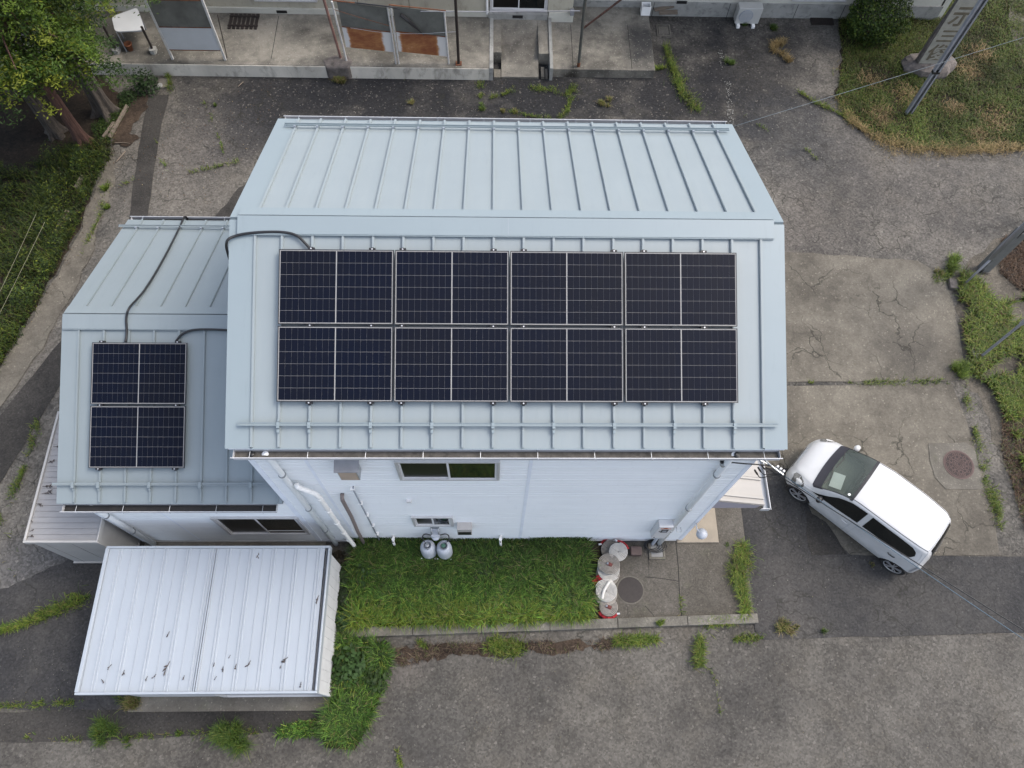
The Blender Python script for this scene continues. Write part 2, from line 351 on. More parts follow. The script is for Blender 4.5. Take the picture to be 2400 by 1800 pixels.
M['patch2'] = ground_mat('newer_asphalt', (.045,.046,.050), (.078,.077,.077), .45, .40, 30, cracks=.5, crack_scale=.5, blobs=(pix_blob(1840,1400,.9,.6,(.115,.108,.10)), pix_blob(1850,1480,.8,.5,(.115,.108,.10)), pix_blob(1990,1310,.9,.35,(.10,.095,.088))))
M['slabc'] = ground_mat('stained_concrete_slab', (.118,.109,.094), (.225,.210,.180), .42, .22, 30, cracks=.7, crack_scale=.28, blobs=(pix_blob(2120,800,1.2,.55,(.085,.078,.068)), pix_blob(2010,1150,.9,.5,(.26,.22,.175))))
M['apron'] = ground_mat('speckled_apron', (.105,.098,.086), (.150,.141,.128), .8, .34, 40, cracks=.25, moss=.15)
M['dust'] = ground_mat('dusty_gravel', (.095,.088,.076), (.170,.155,.132), .8, .40, 30)

def sheet(name, poly, z, mat, kind='structure', jag=.03, n_sub=6, label=None):
    """flat ground sheet with slightly wandering edges"""
    pts = []
    rr = random.Random(name + str(len(poly)))
    for i in range(len(poly)):
        a, b_ = poly[i], poly[(i+1) % len(poly)]
        for k in range(n_sub):
            f = k/n_sub; j = jag if k else 0
            pts.append((a[0]+(b_[0]-a[0])*f+rr.uniform(-j, j), a[1]+(b_[1]-a[1])*f+rr.uniform(-j, j)))
    area = sum(pts[i][0]*pts[(i+1) % len(pts)][1]-pts[(i+1) % len(pts)][0]*pts[i][1] for i in range(len(pts)))
    if area < 0: pts.reverse()
    me = bpy.data.meshes.new(name); me.from_pydata([(x, y, z) for x, y in pts], [], [tuple(range(len(pts)))]); me.update()
    me.materials.append(mat); o = bpy.data.objects.new(name, me); col.objects.link(o)
    return tag(o, label=label, kind=kind)
def PX(*pts, z=0): return [G(u, v, z) for u, v in pts]
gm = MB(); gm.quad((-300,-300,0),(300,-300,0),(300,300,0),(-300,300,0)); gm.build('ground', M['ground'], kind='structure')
# bottom road
sheet('road', PX((-300,1560),(760,1545),(900,1520),(1250,1500),(1700,1498),(2130,1490),(2700,1478)) + [(24,-30),(-14,-30)], .004, M['road'], jag=.02)
sheet('asphalt_patch', PX((-200,1475),(60,1462),(180,1425),(300,1395),(330,1300),(700,1300),(740,1560),(300,1672),(0,1660),(-200,1660)), .008, M['patch2'])
sheet('asphalt_patch', PX((-200,1672),(0,1670),(280,1662),(560,1668),(800,1640),(800,1705),(520,1725),(200,1735),(0,1740),(-200,1745)), .012, M['patch'])
sheet('asphalt_patch', PX((-160,1400),(20,1378),(120,1328),(200,1300),(330,1310),(300,1395),(180,1420),(60,1452),(-160,1500)), .010, M['patch2'])
# trench patch running behind and beside the annexe
sheet('trench_patch', PX((350,225),(396,222),(372,330),(346,512),(330,620),(290,760),(140,905),(60,1040),(0,1135),(-120,1290),(-180,1200),(-60,1060),(0,975),(60,900),(143,800),(250,640),(302,520),(325,350)), .014, M['patch'], jag=.02)
sheet('asphalt_patch', PX((560,440),(600,420),(640,470),(540,600),(480,600),(495,520)), .016, M['patch'], jag=.05)
# right side: concrete slabs and newer asphalt
sheet('asphalt_patch', PX((1745,1075),(1850,1085),(1915,1180),(1960,1290),(2110,1303),(2700,1310),(2700,1478),(2130,1490),(1790,1500),(1770,1480),(1720,1250)), .018, M['patch2'], jag=.02)
sheet('asphalt_patch', PX((1888,1195),(1935,1225),(1985,1300),(1900,1302),(1890,1260)), .026, M['patch'], jag=.015)
sheet('concrete_slab', PX((1700,598),(1850,592),(2010,602),(2150,612),(2215,655),(2235,720),(2250,800),(2258,892),(1960,895),(1700,897)), .020, M['slabc'], jag=.025)
sheet('concrete_slab', PX((1700,906),(1960,904),(2230,900),(2262,980),(2285,1060),(2320,1160),(2342,1300),(2100,1304),(1990,1300),(1905,1210),(1860,1100),(1700,1090)), .022, M['slabc'], jag=.012)
sheet('soil', PX((2262,905),(2300,940),(2345,1080),(2400,1200),(2700,1500),(2700,500),(2330,560),(2240,640),(2238,720),(2255,800)), .006, M['dust'], jag=.08)
# soil under the trees and along the left
sheet('soil', PX((-900,-300),(230,-300),(245,190),(300,240),(262,290),(225,410),(190,530),(150,600),(100,690),(40,790),(0,860),(-60,960),(-900,1300)), .003, M['soil'], jag=.07)
sheet('soil', PX((285,225),(345,222),(350,250),(310,300),(290,330),(265,300)), .024, M['brownlitter'], jag=.05)
sheet('soil', PX((270,305),(300,312),(330,325),(300,345),(262,338)), .028, M['brownlitter'], jag=.06)
sheet('path', PX((262,330),(240,415),(180,560),(125,660),(70,760),(0,870),(-80,990),(-60,1040),(20,930),(110,800),(165,700),(215,600),(235,520),(272,420)), .030, M['slabc'], jag=.06)
# right lawn bed soil + far right paving
LAWN = PX((1960,40),(1975,140),(1960,230),(1990,285),(2040,320),(2100,345),(2170,352),(2260,352),(2340,348),(2500,345),(2500,-60),(2380,-200),(2000,-100))
sheet('lawn_soil', LAWN, .007, M['soil'], jag=.1)
sheet('pavement', PX((2365,-20),(2362,60),(2400,170),(2440,330),(2800,330),(2800,-60)), .035, M['slabc'], jag=.0)
# speckled apron and garden bed behind the kerb, raised a little
ZS = .06
apr = MB(); apr.prism([(7.02,.05),(7.02,-1.74),(10.22,-1.66),(10.25,.0),(10.30,3.0),(8.6,3.0),(8.6,.05)], -.02, ZS)
apron = apr.build('apron', M['apron'], kind='structure')
bed = MB(); bed.prism([(1.45,.055),(1.45,-1.98),(7.015,-1.75),(7.015,.055)], -.02, ZS-.012); bed.build('garden_soil', M['soil'], kind='structure')
bs = MB(); bs.prism([(1.35,-.62),(1.45,-.62),(1.45,-2.0),(2.1,-2.3),(2.30,-3.0),(2.1,-3.7),(1.85,-4.15),(1.25,-4.1),(1.1,-3.7),(1.33,-3.4)], -.02, .02); bs.build('garden_soil', M['soil'], kind='structure')
# joints cut in the apron (dark grooves as thin recesses standing 1 mm over the slab)
M['joint'] = plain('joint_dark', (.012,.012,.010), .95, var=.3)  # flat dark colour of the joint lines
M['jointlite'] = plain('joint_pale', (.20,.19,.17), .95, var=.3)
jm = MB()
def groove(pts, wd=.012, z=ZS+.002):
    for a, b_ in zip(pts[:-1], pts[1:]):
        a = V(*a); b_ = V(*b_); d = b_-a; L = np.linalg.norm(d[:2]); n_ = V(-d[1], d[0])/L*wd/2
        jm.quad((*(a-n_)[:2], z), (*(b_-n_)[:2], z), (*(b_+n_)[:2], z), (*(a+n_)[:2], z))
def gp(*p, z=ZS): return [G(u, v, z) for u, v in p]
groove(gp((1584,1272),(1590,1330),(1592,1380),(1597,1440),(1600,1464)), .016)
groove(gp((1507,1352),(1545,1355),(1590,1362)), .012)
groove(gp((1512,1420),(1530,1440),(1545,1466)), .010)
groove(gp((1520,1300),(1521,1352)), .008); groove(gp((1470,1418),(1474,1466)), .006)
jm.build('apron_joint', M['joint'], parent=apron)
# kerb: separate cast lengths
kp = [G(805,1497), G(835,1500), G(1060,1500), G(1310,1490), G(1500,1482), G(1640,1480), G(1772,1478)]
kerb_y0 = -2.06
def ky(x): return -2.02 + (x-1.4)*.029
xs = [1.42, 2.9, 4.35, 5.8, 7.25, 8.75, 10.28]
kerb = None
for a, b_ in zip(xs[:-1], xs[1:]):
    k = MB(); k.prism([(a+.004, ky(a)), (b_-.004, ky(b_)), (b_-.004, ky(b_)+.20), (a+.004, ky(a)+.20)], -.02, .135 + random.uniform(-.004,.004))
    k.build('kerb', M['kerbc'], kind='structure', bevel=.012)
# pale bare concrete haunch below the bed
sheet('soil', PX((940,1522),(1010,1516),(1250,1507),(1450,1502),(1430,1526),(1370,1520),(1310,1532),(1230,1526),(1150,1540),(1060,1532),(1000,1550),(960,1548)), .017, M['brownlitter'], jag=.08)
# shed base slab
sb = MB(); sb.box(-2.75, 1.32, -3.42, -.5, -.02, .05); sb.build('shed_base_slab', M['concrete'], kind='structure')
# ledge under the annexe wall
sb = MB(); sb.box(-3.05, .9, -.50, .02, -.02, .09); sb.build('footing', M['concrete'], kind='structure')
# back porch slab (three levels) and steps
M['porchbright'] = plain('porch_front_brightened', (.56,.53,.46), .9, var=.25, scale=1.1, dirt=(.09,.085,.07), dirt_amt=.95, stretch=(1,1,.5), bumps=.1)  # base colour lightened to offset the dimly lit front; dirt streaks over it
pf = MB(); pf.box(-7.4, 4.44, 14.03, 14.048, .0, .42); pf.build('porch_brightening_panel', M['porchbright'], kind='structure')  # added thin panel that brightens the porch front
p1 = MB(); p1.box(-9.5, 4.44, 14.05, 17.0, -.02, .44); porch = p1.build('porch', M['porch'], kind='structure', bevel=.01)
p2 = MB(); p2.box(6.34, 9.42, 14.2, 17.0, -.02, .30); p2.build('porch', M['porch'], kind='structure', bevel=.01)
p3 = MB(); p3.add([(4.80,14.12,.06),(5.92,14.12,.06),(5.92,16.2,.42),(4.80,16.2,.42),(4.80,14.12,-.02),(5.92,14.12,-.02),(5.92,16.2,-.02),(4.80,16.2,-.02)],
    [(0,1,2,3),(4,7,6,5),(0,4,5,1),(1,5,6,2),(2,6,7,3),(3,7,4,0)])
p3.box(4.56, 4.797, 14.75, 16.2, -.02, .40); p3.box(5.923, 6.24, 14.72, 16.2, -.02, .40)
p3.build('ramp', M['porch'], kind='structure')
p4 = MB(); p4.box(4.443, 4.557, 14.02, 16.2, -.02, .46); p4.box(6.243, 6.337, 14.05, 16.2, -.02, .46); p4.build('ramp_cheek', M['plinth'], kind='structure')
p5 = MB(); p5.box(4.58, 4.78, 14.05, 14.38, 0, .10); p5.box(6.0,6.1,14.1,14.5,0,.10); p5.box(6.13,6.2,14.1,14.45,0,.08); p5.build('step_block', M['concrete'], kind='structure')
pj = MB()
for x in (-2.0, 6.95, 8.72):
    zz = .442 if x < 4 else .302
    pj.box(x-.008, x+.008, 14.3 if x<4 else 14.25, 16.1, zz-.001, zz)
pj.build('porch_joint', M['joint'], parent=porch)

# ------------------------------------------------------------------ building bits shared by both roofs
class Roof:
    """one slope: lx along the eave, s up the slope, h out of the slope"""
    def __init__(q, y0, z0, y1, z1):
        q.o = V(0, y0, z0); d = V(0, y1-y0, z1-z0); q.L = np.linalg.norm(d); q.s = d/q.L
        n_ = V(0, -q.s[2], q.s[1]) if y1 > y0 else V(0, q.s[2], -q.s[1]); q.n = n_
    def p(q, x, s, h=0): return q.o + V(x,0,0) + q.s*s + q.n*h
    def box(q, B, x0, x1, s0, s1, h0, h1): return B.obox(q.p(x0,s0,h0), V(x1-x0,0,0), q.s*(s1-s0), q.n*(h1-h0))
MF = Roof(-.0, 6.069, 3.221, 7.394); MK = Roof(6.494, 6.069, 3.221, 7.394)
AF = Roof(-.0, 3.167, 3.179, 4.475); AK = Roof(6.349, 3.167, 3.179, 4.475)
W = .06
def siding(parent, x0, x1, z0, z1, joints=(), y=W, board=.405):
    edges = [x0] + [j for j in joints if x0 < j < x1] + [x1]
    for a, b_ in zip(edges[:-1], edges[1:]):
        z = z0
        while z < z1-.02:
            zt = min(z+board, z1); B = MB(); h = zt-z
            # face with shallow ribs: three flats and a shadow lip
            rr = .010
            prof = [(z+.004, rr), (z+h*.32, rr), (z+h*.34, 0), (z+h*.36, rr), (z+h*.66, rr), (z+h*.68, 0), (z+h*.70, rr), (zt-.012, rr), (zt-.004, -.006)]
            vs = []
            for zz, d in prof: vs += [(a+.002, y-d, zz), (b_-.002, y-d, zz)]
            fs = [(2*i, 2*i+1, 2*i+3, 2*i+2) for i in range(len(prof)-1)]
            B.add(vs, fs); B.build('siding_board', M['siding'], parent); z = zt
def window(parent, x0, x1, z0, z1, fr=.045, split=.5, y=W, name='window', rail=None, tint='glass', d=.06):
    """sliding window: outer casing, two sashes, panes set back"""
    c = MB()
    for (a, b_, e, g) in ((x0,x1,z1-fr,z1),(x0,x1,z0,z0+fr),(x0,x0+fr,z0+fr,z1-fr),(x1-fr,x1,z0+fr,z1-fr)): c.box(a, b_, y-d, y+.02, e, g)
    wn = c.build(name, M['alu'], parent, bevel=.004)
    xm = x0+(x1-x0)*split
    for k, (a, b_) in enumerate(((x0+fr, xm+.02), (xm-.02, x1-fr))):
        yy = y-d*.72 if k else y-d*.45; s = MB(); sw = .038
        for (p_, q_, e, g) in ((a,b_,z1-fr-sw,z1-fr),(a,b_,z0+fr,z0+fr+sw*1.3),(a,a+sw,z0+fr+sw*1.3,z1-fr-sw),(b_-sw,b_,z0+fr+sw*1.3,z1-fr-sw)): s.box(p_+.001, q_-.001, yy, yy+.012, e, g)
        if rail and k: s.box(a+sw, b_-sw, yy-.001, yy+.013, rail, rail+.035)
        s.build('sash', M['sash'], wn)
        g_ = MB(); g_.box(a+sw-.002, b_-sw+.002, yy+.005, yy+.009, z0+fr+sw*1.3-.002, z1-fr-sw+.002); g_.build('pane', M['glassdark' if k == 0 else tint], wn)
    # dark void behind
    return wn
def gutter(parent, x0, x1, yc, z, front=True, inner='gutter_in', wd=.135):
    s = -1 if front else 1
    y0, y1 = yc, yc + s*wd
    g = MB(); a, b_ = min(y0,y1), max(y0,y1); hh = .085
    g.box(x0, x1, a, b_, z-hh-.004, z-hh)                     # floor
    g.box(x0, x1, y1-.004 if s>0 else y1, y1+.004 if s<0 else y1, z-hh, z)
    g.box(x0, x1, y0-.003, y0+.003, z-hh, z-.01)
    g.box(x0, x0+.004, a+.004, b_-.004, z-hh, z); g.box(x1-.004, x1, a+.004, b_-.004, z-hh, z)
    g.tube([(x0-.03, y1, z), (x1+.03, y1, z)], .009, 6)
    go = g.build('gutter', M['gutter_out'], parent)
    f = MB(); f.box(x0+.006, x1-.006, a+.006, b_-.006, z-hh+.001, z-hh+.012); f.build('gutter_sediment', M[inner], go)
    h = MB(); n = max(2, int((x1-x0)/.92)); 
    for i in range(n+1):
        x = x0+.25+(x1-x0-.5)*i/n
        hk = MB(); hk.tube([(x, y0, z-.005), (x, y1, z+.004), (x+.015, y1+s*.02, z-.01), (x+.02, y1+s*.02, z-.03)], .006, 5)
        hk.build('gutter_hook', M['steel'], go)
    return go
def roof_slope(parent, F, seams, x0, x1, top, mat, vl=None, vr=None):
    xs_ = ([x0+.02] if vl else []) + seams + ([x1-.02] if vr else [])
    for a, b_ in zip(xs_[:-1], xs_[1:]):
        B = MB(); F.box(B, a+.001, b_-.001, .0, top, -.03, .0+random.uniform(-.0008,.0008)); B.build('roof_panel', M[mat], parent)
    for x in seams:
        B = MB(); F.box(B, x-.022, x+.022, .01, top-.02, 0.002, .034); F.box(B, x-.013, x+.013, .012, top-.02, .034, .042); B.build('roof_seam', M[mat], parent)

# ------------------------------------------------------------------ main building
mb = empty('main_building', (4.75, 3.2, 0), 'tall pale blue metal building with eight solar panels on its long standing-seam roof', 'building')
siding(mb, .74, 8.78, .07, 5.98, (1.60, 5.19))
for x in (1.60, 5.19):
    B = MB(); B.box(x-.028, x+.028, W-.016, W-.004, .07, 5.98); B.build('joint_cover', M['trim'], mb)
B = MB(); B.box(.70, .80, W-.02, W+.06, .05, 5.98); B.build('corner_trim', M['trim'], mb)
B = MB(); B.box(8.74, 8.815, W-.02, W+.08, .05, 5.98); B.build('corner_trim', M['trim'], mb)
B = MB(); B.box(-3.1, 8.8, W-.03, W+.05, -.02, .069); B.build('base_flashing', M['alu'], mb)
# side and back walls with gables
for nm, x in (('left', .76), ('right', 8.78)):
    B = MB(); pts = [(x, W+.02, 0), (x, 6.43, 0), (x, 6.43, 6.07), (x, 3.221, 7.33), (x, W+.02, 6.05)]
    B.add(pts, [(0,1,2,3,4)] if nm == 'right' else [(4,3,2,1,0)]); B.build('gable_wall', M['siding'], mb)
B = MB(); B.quad((8.78,6.44,0),(.76,6.44,0),(.76,6.44,6.07),(8.78,6.44,6.07)); B.build('back_wall', M['siding'], mb)
B = MB()                                  # soffits
B.obox((.58,.0,6.0), (8.47,0,0), (0,.14,0), (0,0,.03)); B.box(.58, .745, .14, 6.35, 6.0, 6.03); B.box(8.79, 9.05, .14, 6.35, 6.0, 6.03); B.build('soffit', M['trim'], mb)
seams = [1.357 + .4595*i for i in range(16)]
XL, XR = .557, 9.073
roof_slope(mb, MF, [.95] + seams + [8.70], XL, XR, MF.L-.12, 'roof')
roof_slope(mb, MK, [.95] + seams + [8.70], XL, XR, MK.L-.12, 'roof')
for F in (MF, MK):
    for a, b_ in ((XL, .93), (8.722, XR)):
        B = MB(); F.box(B, a, b_, -.012, F.L-.02, -.05, .018); B.build('verge_flashing', M['flash'], mb)
    B = MB(); F.box(B, .945 if F is MF else .945, 8.71, -.02, .0, -.05, .004); B.build('eave_trim', M['flash'], mb)
rc = MB()
MF.box(rc, .69, 8.90, MF.L-.245, MF.L+.035, .045, .062); MF.box(rc, .69, 8.90, MF.L-.262, MF.L-.245, .0, .052)
MK.box(rc, .69, 8.90, MK.L-.235, MK.L-.02, .045, .060); rc.build('ridge_cap', M['flash'], mb)
B = MB(); MF.box(B, 4.794, 4.80, MF.L-.24, MF.L+.03, .062, .064); B.build('ridge_cap_joint', M['greypipe'], mb)
for F, lab in ((MF, 'f'), (MK, 'b')):
    rl = MB(); F.box(rl, .76, 8.92, .335, .385, .060, .072); F.box(rl, .76, 8.92, .335, .343, .072, .098); F.box(rl, .76, 8.92, .378, .386, .072, .084)
    rail = rl.build('snow_guard', M['flash'], mb)
    allse = [.95] + seams + [8.70]
    for i, x in enumerate(allse):
        if F is MF and not (i in (1, 2) or (i > 2 and i % 2 == 0)): continue
        B = MB()
        if F is MF: F.box(B, x-.023, x+.023, .30, .39, .044, .092); F.box(B, x-.02, x+.02, .23, .28, .044, .07); F.box(B, x-.012, x+.012, .40, .43, .044, .08)
        else: F.box(B, x-.02, x+.02, .39, .42, .044, .075)
        B.build('snow_guard_bracket', M['flash'] if F is MF else M['greypipe'], rail)
gutter(mb, .66, 8.98, -.0, 6.0); gutter(mb, .66, 8.98, 6.50, 6.02, False)
for x in (.92, 8.33):
    B = MB(); B.lathe((x, -.055, 5.915), [(.012,.0),(.045,.02),(.045,.04),(.02,.05),(.0,.05)][:4], 12); B.build('gutter_outlet', M['black'], mb)
def downpipe(parent, x, z0, z1, y=-.03, r=.052, mat='siding', cl=(4.9, 2.9, 1.3)):
    B = MB(); B.tube([(x, y-.02, z1), (x, y, z1-.12), (x, y, z0)], r, 14); o = B.build('downpipe', M[mat], parent, smooth=True)
    for z in cl:
        c = MB(); c.tube([(x, y, z-.02), (x, y, z+.02)], r+.012, 14); c.box(x-.01, x+.01, y, W, z-.01, z+.01); c.build('pipe_clip', M['steel'], o)
downpipe(mb, 1.12, .06, 5.93); downpipe(mb, 8.30, .06, 5.93)
window(mb, 3.0, 4.69, 4.48, 5.41, rail=None); window(mb, 2.96, 3.78, 1.42, 2.10, fr=.05)
B = MB(); B.box(2.11, 2.42, -.15, W, 4.98, 5.42); hood = B.build('vent_hood', M['steel'], mb)
B = MB(); B.add([(2.07,-.17,5.425),(2.46,-.17,5.425),(2.46,W,5.50),(2.07,W,5.50),(2.07,-.17,5.405),(2.46,-.17,5.405),(2.46,W,5.48),(2.07,W,5.48)], [(0,1,2,3),(7,6,5,4),(0,4,5,1),(1,5,6,2),(3,7,4,0)]); B.build('hood_cap', M['galv'], hood)
B = MB(); B.box(2.125, 2.405, -.154, -.151, 4.99, 5.36); B.build('hood_front', M['beige'], hood)
B = MB(); B.box(3.85, 4.15, -.11, W, 1.17, 1.60); h2 = B.build('vent_hood', M['greybeige'], mb, bevel=.008)
B = MB(); B.box(3.865, 4.135, -.114, -.111, 1.19, 1.42); B.build('hood_opening', M['black'], h2)
B = MB(); B.tube([(1.23,-.02,4.40),(1.25,-.07,4.36),(1.47,-.08,4.02),(1.50,-.09,3.92),(1.515,-.09,3.80),(1.51,-.09,2.0),(1.52,-.09,.9),(1.56,-.12,.45),(1.57,-.14,.06)], .045, 14); pv = B.build('vent_pipe', M['pvc'], mb, smooth=True)
for z in (3.75, 2.95, 2.1, 1.35, .75):
    B = MB(); B.tube([(1.512,-.09,z-.03),(1.512,-.09,z+.03)], .054, 14); B.build('pipe_collar', M['pvc'], pv)
B = MB(); B.tube([(1.87,.03,3.62),(1.865,-.03,3.56),(1.855,-.04,3.46),(1.84,-.05,2.4),(1.78,-.05,1.2),(1.76,-.06,.06)], .036, 12); B.build('taped_pipe', M['tape'], mb, smooth=True)
B = MB(); B.tube([(2.14,.03,4.05),(2.13,0,3.98),(2.12,0,2.6),(2.10,0,.1)], .016, 8); tp = B.build('thin_conduit', M['greypipe'], mb, smooth=True)
for z in (4.0, 3.1, 2.3, 1.5, .8):
    B = MB(); B.box(2.08, 2.16, -.02, W, z-.012, z+.012); B.build('pipe_clip', M['pvc'], tp)
B = MB(); B.box(2.98, 3.07, .0, W, 3.12, 3.23); B.build('outlet_cover', M['sash'], mb, bevel=.006)
B = MB(); B.lathe((8.27, -.02, 5.36), [(.02,0),(.055,.03),(.06,.09),(.04,.12)], 14); B.build('sensor_lamp', M['steel'], mb)
B = MB(); B.lathe((8.24, .0, 5.46), [(.04,0),(.045,.05)], 12); B.build('sensor_cap', M['black'], mb)
# outside tap stands and lamp on the corner
B = MB(); B.tube([(8.72,-.02,1.78),(8.72,-.14,1.78),(8.78,-.2,1.72)], .012, 6); B.lathe((8.86,-.20,1.50), [(.02,.0),(.10,.03),(.115,.12),(.07,.17),(.03,.2)], 18); B.build('wall_lamp', M['gas'], mb, smooth=True)
B = MB(); B.tube([(8.45,.04,1.20),(8.45,-.06,1.20),(8.54,-.06,1.20),(8.54,.04,1.20)], .008, 6); B.build('tie_hook', M['steel'], mb)
# canopy over the side entrance
cn = MB(); cx0, cx1, cz0, cz1 = 8.79, 9.80, 3.10, 2.79; cy0, cy1 = .05, 2.6
cn.add([(cx0,cy0,cz0),(cx1,cy0,cz1),(cx1,cy1,cz1),(cx0,cy1,cz0),(cx0,cy0,cz0-.02),(cx1,cy0,cz1-.02),(cx1,cy1,cz1-.02),(cx0,cy1,cz0-.02)],
       [(0,1,2,3),(7,6,5,4),(0,4,5,1),(1,5,6,2),(2,6,7,3)])
canopy = cn.build('canopy', M['canopy'], mb)
for yy in (.06, .17, .55, .60, 1.1, 1.6, 2.1):
    B = MB(); B.obox((cx0,yy,cz0+.001),(cx1-cx0,0,cz1-cz0),(0,.045,0),(0,0,.03)); B.build('canopy_rib', M['canopy'], canopy)
B = MB(); B.add([(cx0,cy0+.01,cz0-.021),(cx1-.06,cy0+.01,cz1-.01),(cx1-.10,cy0+.01,2.60),(cx0,cy0+.01,2.60),(cx0,cy0+.04,cz0-.021),(cx1-.06,cy0+.04,cz1-.01),(cx1-.10,cy0+.04,2.60),(cx0,cy0+.04,2.60)],
    [(0,3,2,1),(4,5,6,7),(1,2,6,5),(2,3,7,6)]); B.build('canopy_fascia', M['mauve'], canopy)
B = MB(); B.box(cx1+.0, cx1+.11, cy0-.06, cy1, 2.70, 2.705); B.box(cx1+.105, cx1+.115, cy0-.06, cy1, 2.70, 2.80); B.box(cx1-.06, cx1+.11, cy0-.065, cy0-.055, 2.66, 2.79); B.tube([(cx1+.112,cy0-.08,2.80),(cx1+.112,cy1,2.80)], .009, 6); B.build('canopy_gutter', M['gutter_out'], canopy)
B = MB(); B.box(cx1+.005, cx1+.10, cy0-.05, cy1, 2.706, 2.72); B.build('gutter_sediment', M['greypipe'], canopy)
es = MB(); es.box(8.70, 9.645, -.02, 3.0, -.02, .10); es.build('entrance_slab', M['entrance'], kind='structure', bevel=.008)

# ------------------------------------------------------------------ annexe
an = empty('annex_building', (-1.3, 3.1, 0), 'low pale blue annexe with two solar panels, joined to the left of the tall building', 'building')
siding(an, -3.08, .695, .09, 3.0, (-1.85,))
B = MB(); B.box(-3.13, -3.05, W-.02, W+.08, .02, 3.05); B.build('corner_trim', M['trim'], an)
B = MB(); B.box(-1.87, -1.83, W-.012, W-.004, .09, 3.0); B.build('joint_cover', M['trim'], an)
B = MB(); B.add([(-3.1,W+.02,0),(-3.1,6.30,0),(-3.1,6.30,3.16),(-3.1,3.179,4.40),(-3.1,W+.02,3.13)], [(4,3,2,1,0)]); B.build('gable_wall', M['siding'], an)
B = MB(); B.quad((.7,6.31,0),(-3.1,6.31,0),(-3.1,6.31,3.16),(.7,6.31,3.16)); B.build('back_wall', M['siding'], an)
B = MB(); B.box(-3.38, .69, .0, .14, 3.10, 3.13); B.box(-3.38,-3.105,.14,6.2,3.10,3.13); B.build('soffit', M['trim'], an)
aseams = [-3.085 + .4595*i for i in range(9)]
AX0, AX1 = -3.40, .70
for F in (AF, AK):
    mt_ = 'roof2' if F is AF else 'roof2'
    roof_slope(an, F, aseams[:8] + ([.62] if F is AF else [.62]), AX0, AX1, F.L-.1, mt_)
    B = MB(); F.box(B, AX0, -3.11, -.01, F.L-.02, -.05, .018); B.build('verge_flashing', M['roof2'], an)
    B = MB(); F.box(B, .645, .70, -.01, F.L-.02, -.05, .05); B.build('wall_flashing', M['roof2'], an)
    B = MB(); F.box(B, AX0, .70, -.022, .0, -.05, .004); B.build('eave_trim', M['roof2'], an)
rc = MB(); AF.box(rc, -3.37, .69, AF.L-.24, AF.L+.035, .045, .062); AF.box(rc, -3.37, .69, AF.L-.257, AF.L-.24, .0, .052); AK.box(rc, -3.37, .69, AK.L-.235, AK.L-.02, .045, .060); rc.build('ridge_cap', M['roof2'], an)
for F in (AF, AK):
    rl = MB(); F.box(rl, -3.46, .60, .325, .372, .060, .072); F.box(rl, -3.46, .60, .325, .333, .072, .095)
    rail = rl.build('snow_guard', M['roof2'], an)
    for i, x in enumerate(aseams[:8]):
        if F is AF and i not in (0, 1, 3, 5, 7): continue
        B = MB()
        if F is AF: F.box(B, x-.026, x+.026, .28, .385, .044, .105); F.box(B, x-.018, x+.018, .23, .27, .044, .07)
        else: F.box(B, x-.02, x+.02, .378, .405, .044, .075)
        B.build('snow_guard_bracket', M['roof2'] if F is AF else M['greypipe'], rail)
gutter(an, -3.32, .58, -.0, 3.10, inner='gutter_dark', wd=.15); gutter(an, -3.38, .69, 6.36, 3.12, False, inner='gutter_dark')
downpipe(an, -2.85, .06, 3.02, cl=(2.4, 1.2)); downpipe(an, .98, .06, 2.6, y=-.05, r=.0, cl=()) if False else None
window(an, -1.0, .71, .76, 2.06, fr=.05, rail=1.02)

# ------------------------------------------------------------------ solar panels
PW, PH, GAP, VG = 1.722, 1.134, .02, .030
cell_me = None
def solar_panel(F, x0, s0, label, group):
    global cell_me
    h0 = .085; pn = empty('solar_panel', tuple(F.p(x0, s0, .04)), label, 'solar panel', group)
    B = MB(); fw = .011
    F.box(B, x0, x0+PW, s0, s0+fw, h0, h0+.035); F.box(B, x0, x0+PW, s0+PH-fw, s0+PH, h0, h0+.035)
    F.box(B, x0, x0+fw, s0+fw, s0+PH-fw, h0, h0+.035); F.box(B, x0+PW-fw, x0+PW, s0+fw, s0+PH-fw, h0, h0+.035)
    B.build('frame', M['pvframe'], pn)
    B = MB(); F.box(B, x0+fw, x0+PW-fw, s0+fw, s0+PH-fw, h0+.022, h0+.030); B.build('backsheet', M['backsheet'], pn)
    mx, my, mid = .024, .023, .016
    cw = (PW-2*mx-mid)/18; ch = (PH-2*my)/6
    for j in range(6):
        for i in range(18):
            cx = x0+mx+i*cw+(mid if i >= 9 else 0); cs = s0+my+j*ch
            if cell_me is None or F.n[2] != cell_me[1]:
                B = MB(); g1, g2 = .0010, .0019
                B.obox(V(1,0,0)*g1 + F.s*g2, V(cw-2*g1,0,0), F.s*(ch-2*g2), F.n*.0015)
                me = bpy.data.meshes.new('cell'); me.from_pydata(B.v, [], B.f); me.materials.append(M['cell']); cell_me = (me, F.n[2])
            o = bpy.data.objects.new('cell', cell_me[0]); col.objects.link(o); o.parent = pn
            o.location = F.p(cx, cs, h0+.0305) - np.array(pn.location)
    return pn
def clamp(F, x, s, parent):
    B = MB(); F.box(B, x-.048, x+.048, s-.032, s+.018, .036, .10); F.box(B, x-.018, x+.018, s-.05, s+.03, .036, .06)
    c = B.build('mounting_clamp', M['black'], parent)
    p = F.p(x, s-.012, .10); B = MB(); B.tube([p, p+F.n*.014], .012, 8); B.build('bolt', M['bolt'], c)
rows = ('lower', 'upper'); cols_ = ('leftmost', 'second from the left', 'third from the left', 'rightmost')
px0, ps0 = 1.342, .695
clx = [(1.815, 2.734), (3.195, 4.573), (5.033, 6.411), (6.871, 7.79)]
